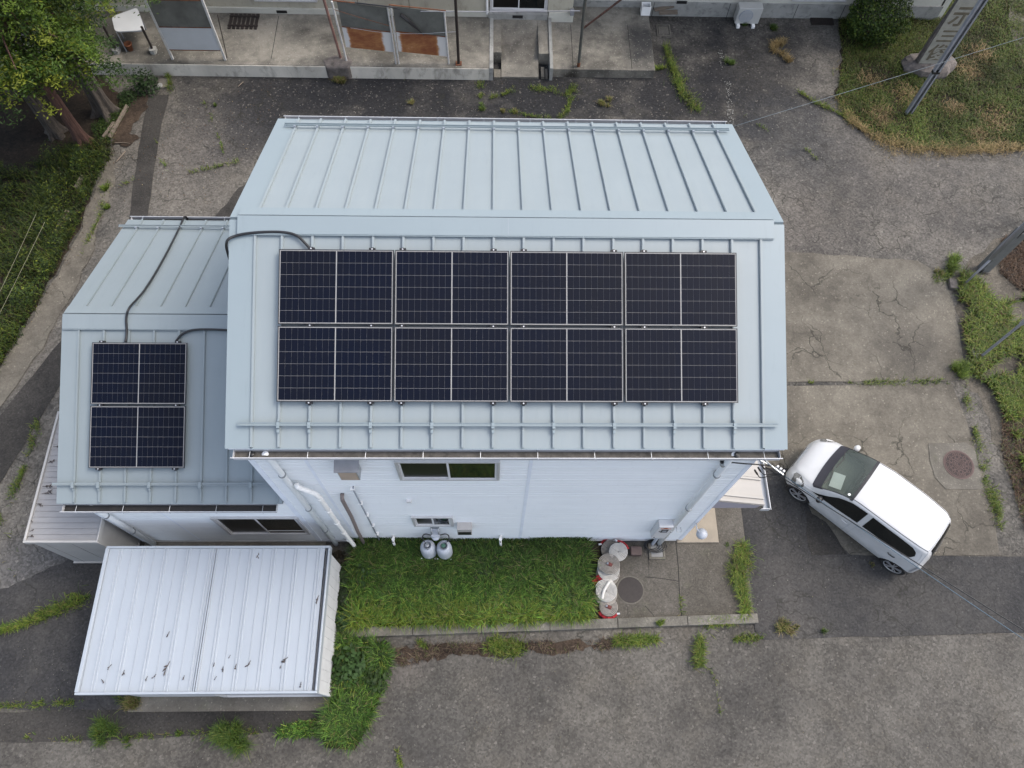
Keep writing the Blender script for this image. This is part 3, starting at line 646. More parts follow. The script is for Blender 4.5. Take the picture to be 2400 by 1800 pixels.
for r_ in range(2):
    for c_ in range(4):
        pn = solar_panel(MF, px0+c_*(PW+GAP), ps0+r_*(PH+VG), 'black solar panel, %s in the %s row on the tall roof' % (cols_[c_], rows[r_]), 'solar panels on the roofs')
        for x in clx[c_]: clamp(MF, x, ps0+r_*(PH+VG)-.004, pn)
        if r_ == 1:
            for x in clx[c_]:
                B = MB(); s_ = ps0+PH*2+VG; MF.box(B, x-.048, x+.048, s_-.014, s_+.034, .036, .10); MF.box(B, x-.018, x+.018, s_+.034, s_+.05, .036, .06)
                c = B.build('mounting_clamp', M['black'], pn); p = MF.p(x, s_+.016, .10); B = MB(); B.tube([p, p+MF.n*.014], .012, 8); B.build('bolt', M['bolt'], c)
cell_me = None
for r_ in range(2):
    pn = solar_panel(AF, -2.788, .644+r_*(PH+VG), 'black solar panel, %s of the two on the low annexe roof' % rows[r_], 'solar panels on the roofs')
    for x in (-2.6255, -1.247): clamp(AF, x, .64+r_*(PH+VG), pn)
    if r_ == 1:
        for x in (-2.6255, -1.247):
            B = MB(); s_ = .644+PH*2+VG; AF.box(B, x-.048, x+.048, s_-.014, s_+.034, .036, .10)
            c = B.build('mounting_clamp', M['black'], pn); p = AF.p(x, s_+.016, .10); B = MB(); B.tube([p, p+AF.n*.014], .012, 8); B.build('bolt', M['bolt'], c)
# hoses carrying the panel cables
def smooth_path(P, n=6):
    P = [V(*p) for p in P]; out = []
    Q = [2*P[0]-P[1]] + P + [2*P[-1]-P[-2]]
    for i in range(1, len(Q)-2):
        for k in range(n):
            t_ = k/n; a, b_, c, d = Q[i-1], Q[i], Q[i+1], Q[i+2]
            out.append(.5*((2*b_) + (-a+c)*t_ + (2*a-5*b_+4*c-d)*t_**2 + (-a+3*b_-3*c+d)*t_**3))
    return out + [P[-1]]
def onroof(F, u, v, h=.05):
    p0 = F.o + F.n*h; d = CR @ np.array([(u-1200)/FPX, -(v-900)/FPX, -1.0]); t_ = np.dot(p0-CAM, F.n)/np.dot(d, F.n); return CAM + t_*d
pth = [(.60,2.2,5.9),(.50,2.72,6.9)] + [onroof(MF, u, v, .06) for u, v in ((531,570),(552,553),(600,545),(660,544),(695,552),(715,570),(728,584))]
B = MB(); B.tube(smooth_path(pth), .021, 10); B.build('cable_conduit', M['black'], smooth=True, label='black cable conduit looping over the tall roof edge to its top left panel', cat='conduit')
pth = [onroof(AK, u, v, .06) for u, v in ((433,508),(420,535),(400,575),(370,630),(340,678))] + [onroof(AK, 322,700,.07), onroof(AF, 303,722,.10), onroof(AF, 296,745,.10), onroof(AF, 297,780,.07), onroof(AF, 294,802,.09)]
pth = [(pth[0][0]+.02, pth[0][1]+.03, pth[0][2]-.25)] + pth
B = MB(); B.tube(smooth_path(pth), .021, 10); B.build('cable_conduit', M['black'], smooth=True, label='black cable conduit running over the annexe ridge from its back gutter', cat='conduit')
pth = [onroof(AF, u, v, .06) for u, v in ((412,800),(425,785),(450,774),(490,772),(540,774))]
B = MB(); B.tube(smooth_path(pth), .021, 10); B.build('cable_conduit', M['black'], smooth=True, label='short black cable conduit from the annexe panel into the tall wall', cat='conduit')

# ------------------------------------------------------------------ storage sheds
ws = empty('storage_shed', (-.8, -1.85, 0), 'white metal storage shed with ribbed flat roof strewn with dead twigs', 'shed')
SX0, SX1, SY0, SY1, SZ = -2.96, 1.39, -3.20, -.50, 1.9
B = MB()
def ribroof(B, x0, x1):
    """ribbed sheet cross-section along x: flats, single creases and double ribs"""
    prof = []; x = x0; k = 0
    while x < x1-.03:
        prof += [(x, 0), (min(x+.165, x1), 0)]
        xx = x+.165
        if k % 2 == 0: prof += [(xx+.008, .016), (xx+.03, .016), (xx+.038, .002), (xx+.055, .002), (xx+.063, .016), (xx+.085, .016), (xx+.093, 0)]; x = xx+.093
        else: prof += [(xx+.004, .012), (xx+.012, .012), (xx+.016, 0)]; x = xx+.016
        k += 1
    prof = [(min(a, x1), h) for a, h in prof] + [(x1, 0)]
    return prof
for a, b_ in ((SX0+.07, -.85), (-.79, SX1-.10)):
    pr = ribroof(None, a, b_); B = MB(); vs = []
    for x, h in pr: vs += [(x, SY0+.05, SZ-.045+h), (x, SY1-.05, SZ-.005+h)]
    B.add(vs, [(2*i, 2*i+2, 2*i+3, 2*i+1) for i in range(len(pr)-1)]); B.build('roof_panel', M['shedroof'], ws)
B = MB(); B.box(-.849, -.83, SY0+.05, SY1-.05, SZ-.06, SZ+.012); B.box(-.812, -.791, SY0+.05, SY1-.05, SZ-.06, SZ+.012); B.box(-.829,-.813,SY0+.05,SY1-.05,SZ-.07,SZ-.05); B.build('roof_joint', M['shedroof'], ws)
B = MB(); B.box(-.829,-.813,SY0+.06,SY1-.06,SZ-.049,SZ-.03); B.build('joint_gap', M['greypipe'], ws)
for (a, b_, c, d) in ((SX0, SX1, SY0, SY0+.045), (SX0, SX1, SY1-.045, SY1), (SX0, SX0+.065, SY0+.046, SY1-.046), (SX1-.035, SX1, SY0+.046, SY1-.046)):
    B = MB(); B.box(a, b_, c, d, SZ-.17, SZ+.012+(.02 if b_-a < .1 else 0)); B.build('roof_frame', M['shedroof'], ws, bevel=.006)
B = MB(); B.box(SX1-.098, SX1-.04, SY0+.05, SY1-.05, SZ-.16, SZ-.14); B.build('side_gutter', M['greypipe'], ws)
B = MB()
for i in range(13):                      # ribbed side wall
    y = -3.12+i*.2; B.box(1.284, 1.292, y, y+.185, .05, SZ-.16)
B.box(1.27, 1.285, -3.12, -.54, .05, SZ-.16); B.build('side_wall', M['shedwall'], ws)
B = MB(); B.box(-2.55, -2.53, -3.12, -.54, .05, SZ-.16); B.build('side_wall', M['shedwall'], ws)
B = MB(); B.box(-2.53, 1.27, -.56, -.54, .05, SZ-.16); B.build('back_wall', M['shedwall'], ws)
B = MB(); B.box(-2.53, -.86, -3.14, -3.11, .05, SZ-.16); B.build('front_wall', M['shedwall'], ws)
B = MB(); B.box(-.86, -.80, -3.16, -3.10, .05, SZ-.16); B.box(1.24, 1.31, -3.17, -3.12, .05, SZ-.16); B.box(-.80, 1.24, -3.16, -3.10, .05, .09); B.build('front_post', M['shedwall'], ws)
B = MB()
for i in range(26): B.box(-.80, 1.24, -3.13+(.006 if i%2 else 0), -3.115, .09+i*.063, .09+i*.063+.058)
B.build('roller_shutter', M['alu'], ws)
def twig(x, y, z, L, ang, n, label, name='dead_twig'):
    rr = random.Random(int(x*1000)+int(y*77)); B = MB(); d = V(math.cos(ang), math.sin(ang), 0); p = V(x, y, z)
    B.tube([p, p+d*L*.5+V(0,0,.008), p+d*L], [.006, .005, .002], 5)
    for i in range(n):
        q = p + d*L*rr.uniform(.3, 1); a2 = ang+rr.choice((-1,1))*rr.uniform(.25, .9); l2 = L*rr.uniform(.2, .45)
        e = V(math.cos(a2), math.sin(a2), .1)
        B.tube([q, q+e*l2*.5+V(0,0,.01), q+e*l2], [.006, .010, .002], 4)
    tag_ = dict(label=label, cat='twig', group='dead twigs on the sheds')
    return B.build(name, M['twig'], **tag_)
tw = [(398,1550,.20,4.4,9,'largest dead conifer twig, left of the roof joint on the white shed'),(397,1480,.10,4.5,3,'short dark twig above the largest one on the white shed'),(262,1557,.10,4.1,2,'slender twig near the lower left corner of the white shed roof'),
      (292,1570,.10,4.6,4,'small forked twig near the lower left of the white shed roof'),(366,1580,.09,4.1,2,'curved twig left below the largest one on the white shed'),(346,1585,.08,4.5,2,'tiny twig between two ribs near the shed front edge'),
      (432,1583,.08,4.7,2,'tiny twig just left of the white shed roof joint'),(503,1553,.08,4.5,2,'leftmost of the three upright twigs right of the roof joint'),(523,1562,.10,4.7,3,'middle of the three upright twigs right of the roof joint'),
      (554,1556,.10,4.6,3,'right one of the three upright twigs right of the roof joint'),(588,1548,.12,4.2,5,'feathery dead twig in the lower right half of the white shed roof'),(675,1540,.12,3.9,11,'round tangle of dead twigs near the right side of the white shed'),
      (540,1535,.05,4.4,1,'tiny dark twig above the three upright ones on the white shed'),(658,1560,.06,4.6,2,'small twig below the round tangle on the white shed'),(706,1598,.10,4.6,3,'twig in the lower right corner of the white shed roof'),
      (608,1290,.14,4.6,6,'dead twig hanging at the back edge of the white shed roof'),(748,1395,.16,4.3,6,'dark twig caught in the right gutter of the white shed'),(238,1592,.08,5.4,3,'small cross shaped twig at the front left of the white shed'),(228,1400,.07,4.6,2,'small twig on the left frame of the white shed roof'),
      (508,1585,.07,4.2,1,'short slanting twig near the front of the white shed right half')]
for u, v, L, a, n, lb in tw:
    p = at(u, v, z=1.885); twig(p[0], p[1], 1.885, L, a, n, lb)
gs = empty('garden_shed', (-3.8, .95, 0), 'low grey metal shed with cross-ribbed roof, half under the annexe eave', 'shed')
GX0, GX1, GY0, GY1, GZ = -4.60, -3.16, -.43, 2.36, 1.9
y = GY0+.05; i = 0
while y < GY1-.06:
    B = MB(); y2 = min(y+.118, GY1-.05); B.add([(GX0+.05,y,GZ-.035),(GX1-.03,y,GZ-.035),(GX1-.03,y2-.008,GZ-.028),(GX0+.05,y2-.008,GZ-.028),(GX1-.03,y2-.006,GZ-.045),(GX0+.05,y2-.006,GZ-.045),(GX1-.03,y2,GZ-.045),(GX0+.05,y2,GZ-.045)],[(0,1,2,3),(3,2,4,5),(5,4,6,7)])
    B.build('roof_strip', M['greyshed'], gs); y = y2
for (a, b_, c, d) in ((GX0, GX1, GY0, GY0+.045), (GX0, GX1, GY1-.045, GY1), (GX0, GX0+.045, GY0+.046, GY1-.046), (GX1-.028, GX1, GY0+.046, GY1-.046)):
    B = MB(); B.box(a, b_, c, d, GZ-.12, GZ+.008); B.build('roof_frame', M['greyshedwall'], gs, bevel=.008)
B = MB(); B.box(-4.50, -3.22, -.40, -.385, .04, GZ-.11); B.box(-4.50,-4.485,-.39,2.3,.04,GZ-.11); B.box(-3.235,-3.22,-.385,2.3,.04,GZ-.11); B.box(-4.5,-3.22,2.3,2.315,.04,GZ-.11); B.build('wall', M['greyshedwall'], gs)
B = MB(); B.box(-4.30, -4.29, -.405, -.40, .04, GZ-.11); B.box(-3.78,-3.77,-.405,-.40,.04,GZ-.11); B.build('wall_seam', M['greyshed'], gs)
B = MB(); B.box(-4.53, -3.2, -.43, 2.33, -.01, .04); B.build('base_frame', M['greyshedwall'], gs)
for i, (u, v, L, a, n, lb) in enumerate([(125,1047,.10,0,5,'dead twig beside the topmost stretch of the grey shed roof edge'),(112,1085,.12,.3,7,'tangled dead twig on the grey shed roof near the annexe gutter level'),(100,1140,.16,0,7,'wide dead twig on the left edge of the grey shed roof'),(98,1157,.16,.2,8,'widest dead twig on the grey shed roof, below its twin'),
     (85,1180,.14,-.3,6,'curly dead twig at the left edge of the grey shed roof'),(70,1245,.07,.4,3,'small dead twig near the front of the grey shed roof'),(64,1258,.10,.1,6,'dead twig in the front left corner of the grey shed roof'),(76,1224,.05,2.2,1,'tiny dead twig on the front half of the grey shed roof')]):
    p = at(u, v, z=1.885); twig(p[0], p[1], 1.885, L, a, n, lb)

# ------------------------------------------------------------------ gas bottles, meter box, things by the wall
def gas(x, y, label, valve):
    g = empty('gas_cylinder', (x, y, ZS), label, 'gas cylinder', 'gas bottles by the wall')
    B = MB(); B.lathe((x,y,ZS), [(.135,0),(.16,.02),(.165,.06),(.165,.60),(.155,.69),(.12,.76),(.085,.785)], 32); B.build('bottle', M['gas'], g, smooth=True)
    B = MB(); B.lathe((x,y,ZS+.775), [(.085,0),(.088,.09),(.080,.094),(.075,.02)], 24); B.build('valve_collar', M['greypipe'], g, smooth=True)
    B = MB(); B.lathe((x,y,ZS+.79), [(.03,0),(.03,.04),(.045,.045),(.045,.07),(.015,.075)], 14); B.build('valve', valve, g)
    B = MB()
    for q in range(3): a = .6+q*2.1; B.box(x+.166*math.cos(a)-.012, x+.166*math.cos(a)+.012, y-.168, y-.163, ZS+.25+.05*q, ZS+.31+.05*q)
    B.build('label_sticker', M['sash'], g)
    return g
M['greenvalve'] = plain('green_valve', (.06,.16,.11), .5, var=.2)
gA = gas(3.20, -.26, 'left grey gas bottle with plain valve, standing in the grass by the wall', M['steel'])
gB = gas(3.545, -.27, 'right grey gas bottle with green valve, standing in the grass by the wall', M['greenvalve'])
rg = empty('gas_regulator', (3.38, 0, 1.0), 'grey gas regulator with two black hoses on the wall above the bottles', 'regulator')
B = MB(); B.box(3.29, 3.47, -.13, .04, .98, 1.12); B.lathe((3.38,-.09,.92), [(.05,0),(.09,.03),(.09,.09),(.05,.12)], 16); B.build('body', M['gas'], rg, bevel=.01)
for s in (-1, 1):
    B = MB(); B.tube([(3.38+s*.075,.04,1.32),(3.38+s*.075,-.06,1.30),(3.38+s*.075,-.08,1.1)], .018, 8); B.build('pipe', M['steel'], rg, smooth=True)
    B = MB(); B.tube(smooth_path([(3.38+s*.09,-.08,1.04),(3.38+s*.20,-.06,1.06),(3.38+s*.27,-.08,1.0),(3.38+s*.27,-.14,.92),(3.38+s*.20,-.24,.87)]), .011, 8); B.build('hose', M['black'], rg, smooth=True)
B = MB(); B.box(3.30, 3.46, .02, .045, 1.2, 1.3); B.build('bracket', M['steel'], rg)
for x, lab in ((2.43, 'left'), (4.75, 'right')):
    t_ = empty('water_tap', (x, -.05, ZS), 'short white water standpipe, %s of the gas bottles at the wall foot' % lab, 'tap', 'white standpipes at the wall')
    B = MB(); B.tube([(x,.05,.50),(x,-.05,.50),(x,-.09,.47),(x+.02,-.12,.10)], .028, 10); B.build('standpipe', M['pvc'], t_, smooth=True)
    B = MB(); B.cyl((x,-.04), .035, .49, .54, 10); B.build('tap_head', M['pvc'], t_)
    B = MB(); B.cyl((x,-.10), .016, .50, .515, 8); B.build('tap_screw', M['black'], t_)
mbx = empty('meter_box', (7.9, -.1, .9), 'white electric meter box on a pale post at the right end of the wall', 'meter box')
bx0, bx1, by0, by1, bz0, bz1 = 7.89, 8.19, -.23, .045, 1.12, 1.86
a_ = at(1543,1216,y=.06); f_ = at(1546,1236,z=a_[2]); 
bx0, by0, bz1 = (a_[0]+f_[0])/2, f_[1], a_[2]; bx1 = at(1580,1237,z=bz1)[0]; bz0 = at(1526,1262,y=by0)[2]
B = MB(); B.box(bx0, bx1, by0, by1, bz0, bz1); B.build('case', M['boxwhite'], mbx, bevel=.01)
B = MB(); wx0, wx1 = bx0+(bx1-bx0)*.30, bx0+(bx1-bx0)*.78; hz = bz1-bz0
B.box(wx0, wx1, by0-.006, by0-.001, bz0+hz*.56, bz0+hz*.80); B.build('meter_window', M['black'], mbx)
B = MB(); B.box(wx0+.03, wx1-.03, by0-.009, by0-.0065, bz0+hz*.62, bz0+hz*.74); B.build('meter_dial', M['greypipe'], mbx)
B = MB()
for k in range(10):                      # orange star-like mark with a bar on the upper front edge
    a = math.pi*(k+.5)/10; c_ = ((bx0+bx1)/2, bz1-hz*.10)
    B.add([(c_[0]-.02, by0-.004, c_[1]), (c_[0]+.02, by0-.004, c_[1]), (c_[0]+.07*math.cos(a), by0-.004, c_[1]+.07*math.sin(a))], [(0,1,2)])
B.box(bx0+.05, bx1-.04, by0-.005, by0-.002, bz1-hz*.13, bz1-hz*.10); B.build('orange_mark', M['orange'], mbx)
B = MB(); B.cyl((bx0+.05, by0-.002), .012, bz0+.1, bz0+.12, 8); B.cyl((wx0-.03, by0-.002), .012, bz0+hz*.66, bz0+hz*.68, 8); B.build('lock', M['black'], mbx)
B = MB(); B.tube([((bx0+bx1)/2+.05, by0+.08, bz0), ((bx0+bx1)/2+.05, by0+.07, .08)], .035, 12); B.build('post', M['gas'], mbx)
# cable coil, lids
cc = MB(); 
for k in range(5):
    c0 = G(1525+k*2, 1277+k, .10); pts = [(c0[0]+(.15+.02*k)*math.cos(a)+.01*k, c0[1]+(.10+.012*k)*math.sin(a), .09+.02*k+.015*math.sin(3*a+k)) for a in np.linspace(0, 2*math.pi, 20)]; cc.tube(pts, .009, 6)
cc.tube(smooth_path([(7.1,.02,.10),(7.35,.01,.12),(7.6,.01,.09),(7.8,.0,.14)]), .009, 6)
cc.build('cable_coil', M['black'], smooth=True, label='black cable loosely coiled on the apron below the meter box', cat='cable')
x, y = G(1491,1291,.15); B = MB(); B.box(x-.125, x+.125, y-.10, y+.10, ZS, .17); B.build('valve_box', M['brownbox'], bevel=.02, label='small maroon brown box standing between hoses and square hatch', cat='box')
x, y = G(1539,1292,ZS); ht = empty('access_hatch', (x, y, ZS), 'square grey access hatch in a frame below the meter box post', 'hatch')
B = MB()
for (a, b_, c, d) in ((-.18,.18,-.18,-.135),(-.18,.18,.135,.18),(-.18,-.135,-.134,.134),(.135,.18,-.134,.134)): B.box(x+a, x+b_, y+c, y+d, ZS-.01, ZS+.03)
B.build('frame', M['concrete'], ht); B = MB(); B.box(x-.13, x+.13, y-.13, y+.13, ZS, ZS+.022); B.build('lid', M['hatch'], ht, bevel=.006)
def cover(x, y, z, r, label, deco):
    m_ = empty('manhole_cover', (x, y, z), label, 'manhole cover')
    B = MB(); B.lathe((x,y,z), [(r+.03,0),(r+.03,.008),(r+.004,.010),(r+.002,.002)], 48); B.build('ring', M['iron' if deco else 'concrete'], m_)
    B = MB(); B.lathe((x,y,z), [(r,0),(r,.008)], 48); B.build('lid', M['irondark' if deco else 'lid'], m_)
    B = MB()
    if deco:      # raised rings, blossom arcs and radial bars of the cast lid
        def arc(cx, cy, rr, a0, a1, wd=.012, n=10):
            p = []
            for k in range(n+1):
                a = a0+(a1-a0)*k/n; p.append((cx+rr*math.cos(a), cy+rr*math.sin(a)))
            for p0, p1 in zip(p[:-1], p[1:]):
                d = V(p1[0]-p0[0], p1[1]-p0[1]); L = np.linalg.norm(d); n_ = V(-d[1], d[0])/L*wd/2
                B.obox((p0[0]-n_[0], p0[1]-n_[1], z+.008), (d[0], d[1], 0), (2*n_[0], 2*n_[1], 0), (0,0,.006))
        for rr in (.045, .08, .115, .30*r/.32+.005): arc(x, y, rr, 0, 2*math.pi, .014, 28)
        for k in range(12):
            a = k*math.pi/6; c = (x+.185*math.cos(a), y+.185*math.sin(a)); arc(c[0], c[1], .042, 0, 2*math.pi, .014, 10)
            a2 = a+.26; arc(x+.255*math.cos(a2), y+.255*math.sin(a2), .03, 0, 2*math.pi, .012, 8)
        for s in (-1, 1):
            for q in (-.03, .03): arc(x+q, y+s*.25, .026, 0, 2*math.pi, .010, 10)
        for k in range(44):
            a = k*2*math.pi/44; B.obox((x+(r-.028)*math.cos(a), y+(r-.028)*math.sin(a), z+.008), (.02*math.cos(a), .02*math.sin(a), 0), (-.012*math.sin(a), .012*math.cos(a), 0), (0,0,.005))
        B.build('cast_pattern', M['iron'], m_)
    else:
        for k in range(-12, 13):
            xx = k*.02; h = math.sqrt(max(0, (r-.02)**2-xx*xx)); B.box(x+xx-.003, x+xx+.003, y-h, y+h, z+.008, z+.0095)
        B.build('lid_ribs', M['lid'], m_)
    return m_
mx_, my_ = 15.61, 1.84
sheet('manhole_surround', PX((2174,1040),(2262,1038),(2285,1060),(2303,1148),(2215,1147),(2190,1120),(2178,1080)), .034, M['concrete'], jag=.004)
cover(mx_, my_, .036, .33, 'rusty cast iron manhole cover with blossom pattern in the drive beside the car', True)
x, y = G(1477,1383,ZS); sq = MB(); sq.box(x-.32, x+.33, y-.33, y+.31, ZS-.01, ZS+.006); sq.build('manhole_surround', M['apron'], kind='structure')
cover(x, y, ZS+.006, .275, 'plain dark brown round cover in the apron beside the fire hoses', False)

# ------------------------------------------------------------------ rolled fire hoses
def hose_roll(u, v, z, r, label, old=False, red=(), core=False, tilt=(0,0), loop=False, ht=.075):
    r = r*1.12; x, y = G(u, v, z+ht); h = empty('fire_hose_roll', (x, y, z), label, 'fire hose', 'rolled fire hoses')
    B = MB(); m_ = M['hoseold' if old else 'hose']; rr = .035 if core else .012
    step = .027; n = 0; pts = []
    a = 0.0
    while rr < r:
        q = 1.0 if not core else .72
        pts.append((rr*math.cos(a), rr*math.sin(a)*(q+(1-q)*min(1, rr/r)), random.uniform(-.003,.003))); a += .30; rr += step*.30/(2*math.pi)
    # flattened hose: a tall thin ribbon wound as a spiral
    vs = []; wob = random.uniform(0,6)
    for i, (px_, py_, dz) in enumerate(pts):
        L = math.hypot(px_, py_)+1e-6; nx, ny = px_/L, py_/L; dz += .006*math.sin(i*.05+wob)
        for o_, zz in ((-.009, 0), (-.009, ht-.010), (-.004, ht), (.004, ht), (.009, ht-.010), (.009, 0)):
            vs.append((x+px_+nx*o_, y+py_+ny*o_, z+zz+dz+px_*tilt[0]+py_*tilt[1]))
    B.add(vs, [(i*6+k, i*6+k+1, (i+1)*6+k+1, (i+1)*6+k) for i in range(len(pts)-1) for k in range(5)]); B.build('coil', m_, h, smooth=True)
    if core:
        C = MB(); C.tube([(x-.05,y+.02,z+ht-.01),(x+.06,y-.03,z+ht-.01)], .042, 12); C.build('coupling_sleeve', M['brick'], h, smooth=True)
        C = MB(); C.tube([(x-.052,y+.02,z+ht+.01),(x-.02,y+.007,z+ht+.012)], .028, 12); C.build('coupling', M['steel'], h)
    for (a0, a1, dr, zz) in red:
        C = MB(); vs = []; nn = 12
        for k in range(nn+1):
            aa = a0+(a1-a0)*k/nn; wv = .012*math.sin(k*2.3)
            vs += [(x+(r+.005)*math.cos(aa), y+(r+.005)*math.sin(aa), z+zz+.035+wv), (x+(r+dr)*math.cos(aa), y+(r+dr)*math.sin(aa), z+zz-.01+wv), (x+(r+dr-.02)*math.cos(aa), y+(r+dr-.02)*math.sin(aa), z+zz-.04)]
        C.add(vs, [(3*i+k, 3*i+k+1, 3*i+k+4, 3*i+k+3) for i in range(nn) for k in range(2)]); C.build('red_cover', M['red'], h)
        C = MB(); aa = a1; C.tube([(x+(r+.02)*math.cos(aa), y+(r+.02)*math.sin(aa), z+zz+.01), (x+(r+.07)*math.cos(aa+.15), y+(r+.07)*math.sin(aa+.15), z+zz+.015)], .022, 10); C.build('coupling', M['bolt'], h)
    if loop:
        C = MB(); P = smooth_path([(x-.10,y-.17,z+ht),(x-.06,y-.02,z+ht+.03),(x+.03,y+.12,z+ht+.03),(x+.10,y+.20,z+ht+.01),(x+.17,y+.10,z+ht-.01)])
        vs = []
        for i, p in enumerate(P):
            d = P[min(i+1,len(P)-1)]-P[max(i-1,0)]; n_ = V(-d[1], d[0], 0)/(np.linalg.norm(d[:2])+1e-6)*.03; vs += [p-n_, p+n_, p+n_-V(0,0,.012), p-n_-V(0,0,.012)]
        C.add(vs, [(4*i+k, 4*i+(k+1)%4, 4*i+4+(k+1)%4, 4*i+4+k) for i in range(len(P)-1) for k in range(4)]); C.build('loose_end', m_, h, smooth=True)
    return h
hose_roll(1433,1288,ZS,.205,'old grey hose roll underneath the cleanest white one by the wall',True,red=((1.2,2.6,.05,.05),))
hose_roll(1449,1292,ZS+.15,.185,'cleanest white hose roll, topmost by the wall',red=((.25,1.6,.06,.03),))
hose_roll(1424,1345,ZS,.235,'thick old hose roll under the one with the maroon centre',True,red=((3.5,4.9,.11,.05),))
hose_roll(1427,1334,ZS+.09,.225,'second hose layer below the maroon centred roll',False,red=((3.6,4.6,.07,.03),))
hose_roll(1428,1322,ZS+.18,.215,'greyish hose roll with a maroon coupling sleeve in its centre',True,core=True,tilt=(.05,-.12))
hose_roll(1421,1393,ZS,.22,'flattened hose roll under the white one with the loose end',True)
hose_roll(1421,1384,ZS+.10,.215,'white hose roll with its loose end looped across the top',loop=True,tilt=(.02,.04))
hose_roll(1426,1422,ZS,.185,'small hose roll with red cover, nearest the kerb',True,red=((3.6,5.6,.05,.04),(1.0,1.5,.01,.08)),core=True)

# ------------------------------------------------------------------ back building
bb = empty('back_building', (5, 16.6, 0), 'old cream rendered building with stained porch along the top of the photo', 'building')
YB = 16.25
B = MB(); B.box(-9.5, 4.36, YB, YB+.2, .62, 3.6); B.box(4.36, 6.22, YB, YB+.2, 2.75, 3.6); B.box(6.22, 6.98, YB, YB+.2, .62, 3.6); B.box(6.80, 6.98, YB+.2, 17.0, .4, 3.6); B.build('front_wall', M['cream'], bb)
B = MB(); B.box(-9.5, 4.40, YB-.05, YB+.2, .44, .62); B.box(6.25, 7.02, YB-.05, YB+.2, .30, .62); B.build('plinth', M['cream2'], bb)
B = MB(); B.box(4.40, 6.22, YB-.10, YB+.2, .36, .60); B.build('door_sill', M['plinth'], bb)
for x in (-4.3, .45, 2.0):
    B = MB(); B.box(x-.006, x+.006, YB-.004, YB-.001, .62, 3.4); B.build('wall_joint', M['joint'], bb)
YR = 16.95
B = MB(); B.box(6.98, 18.75, YR, YR+.2, .50, 3.6); B.build('rear_wall', M['cream2'], bb)
B = MB(); B.box(9.43, 18.78, YR-.04, YR+.2, -.02, .50); B.box(7.0, 9.42, YR-.04, YR+.2, .30, .50); B.build('rear_plinth', M['plinth'], bb)
B = MB(); B.box(18.7, 18.95, YR, 19, 0, 3.6); B.build('side_wall', M['cream2'], bb)
for x in (9.6, 12.0, 14.15, 15.65): 
    B = MB(); B.box(x-.007, x+.007, YR-.046, YR-.041, .0, .5); B.build('wall_joint', M['joint'], bb)
window(bb, -2.62, -.74, .78+.1, 1.9, y=YB, name='window', d=.08); window(bb, 4.45, 6.20, .62, 2.75, y=YB+.05, name='sliding_door', fr=.06)
window(bb, 13.9, 15.6, .62, 1.6, y=YR, name='window')
for x in (-1.9, 5.3, 10.45):
    yy = YB-.052 if x < 5 else (YB-.104 if x < 6 else YR-.043)
    B = MB(); B.box(x-.16, x+.16, yy-.002, yy, .46, .56); B.build('vent_slot', M['black'], bb)
B = MB(); B.tube([(4.36,YB-.04,.55),(4.36,YB-.04,3.5)], .04, 10); B.build('downpipe', M['pvc'], bb)
B = MB(); B.box(6.90, 7.02, YB-.16, YB-.04, .62, .78); B.build('outlet_box', M['galv'], bb)
B = MB(); B.box(-10.2, 19.4, 15.9, 19, 3.6, 3.7); B.build('roof', M['galv'], bb)
# carport frames and posts on the porch
def post(name, p0, p1, r, mat, label, grp=None, foot=None, square=False):
    e = empty(name, tuple(p0), label, 'post', grp); B = MB()
    if square: B.obox(V(*p0)-V(r,r,0), (2*r,0,0), (0,2*r,0), V(*p1)-V(*p0))
    else: B.tube([p0, p1], r, 12)
    B.build('shaft', mat, e)
    B = MB(); s = foot or r*2; B.box(p0[0]-s, p0[0]+s, p0[1]-s, p0[1]+s, p0[2], p0[2]+.02); B.build('foot_plate', M['rust'], e)
    return e
f1 = empty('screen_frame', (-4.1, 14.25, .44), 'steel screen frame with white lower sheet and dark upper sheet on the porch', 'screen')
for x in (-4.86, -3.33):
    B = MB(); B.box(x-.03, x+.03, 14.2, 14.26, .44, 2.55); B.build('post', M['whitepost'], f1)
B = MB(); B.box(-4.829, -3.361, 14.215, 14.245, .80, 1.55); B.build('white_sheet', M['whitepanel'], f1)
B = MB(); B.box(-4.829, -3.361, 14.215, 14.245, 1.58, 2.42); B.build('dark_sheet', M['screen'], f1)
B = MB(); B.box(-4.829, -3.361, 14.21, 14.25, 1.551, 1.579); B.box(-4.829, -3.361, 14.21, 14.25, 2.421, 2.45); B.box(-4.829, -3.361, 14.21, 14.25, .772, .799); B.build('rail', M['rust'], f1)
B = MB(); B.obox((-3.30,14.3,.45),(.02,0,0),(0,.02,0),(0,.45,1.1)); B.build('strut', M['darkpost'], f1)
f2 = empty('screen_frame', (1.7, 14.25, .44), 'two-bay steel screen frame with rust eaten white lower sheets', 'screen')
def z2(x): return 1.0 - (x-.3)*.085
B = MB(); B.tube([(.22,14.25,.44),(.16,14.25,2.45)], .03, 8); B.build('post', M['whitepost'], f2)
for x in (1.68, 1.765):
    B = MB(); B.tube([(x,14.18,.42),(x-.02,14.18,2.38)], .026, 8); B.build('post', M['whitepost'], f2)
B = MB(); B.tube([(3.24,14.2,.44),(3.20,14.2,2.25)], .028, 8); B.build('post', M['whitepost'], f2)
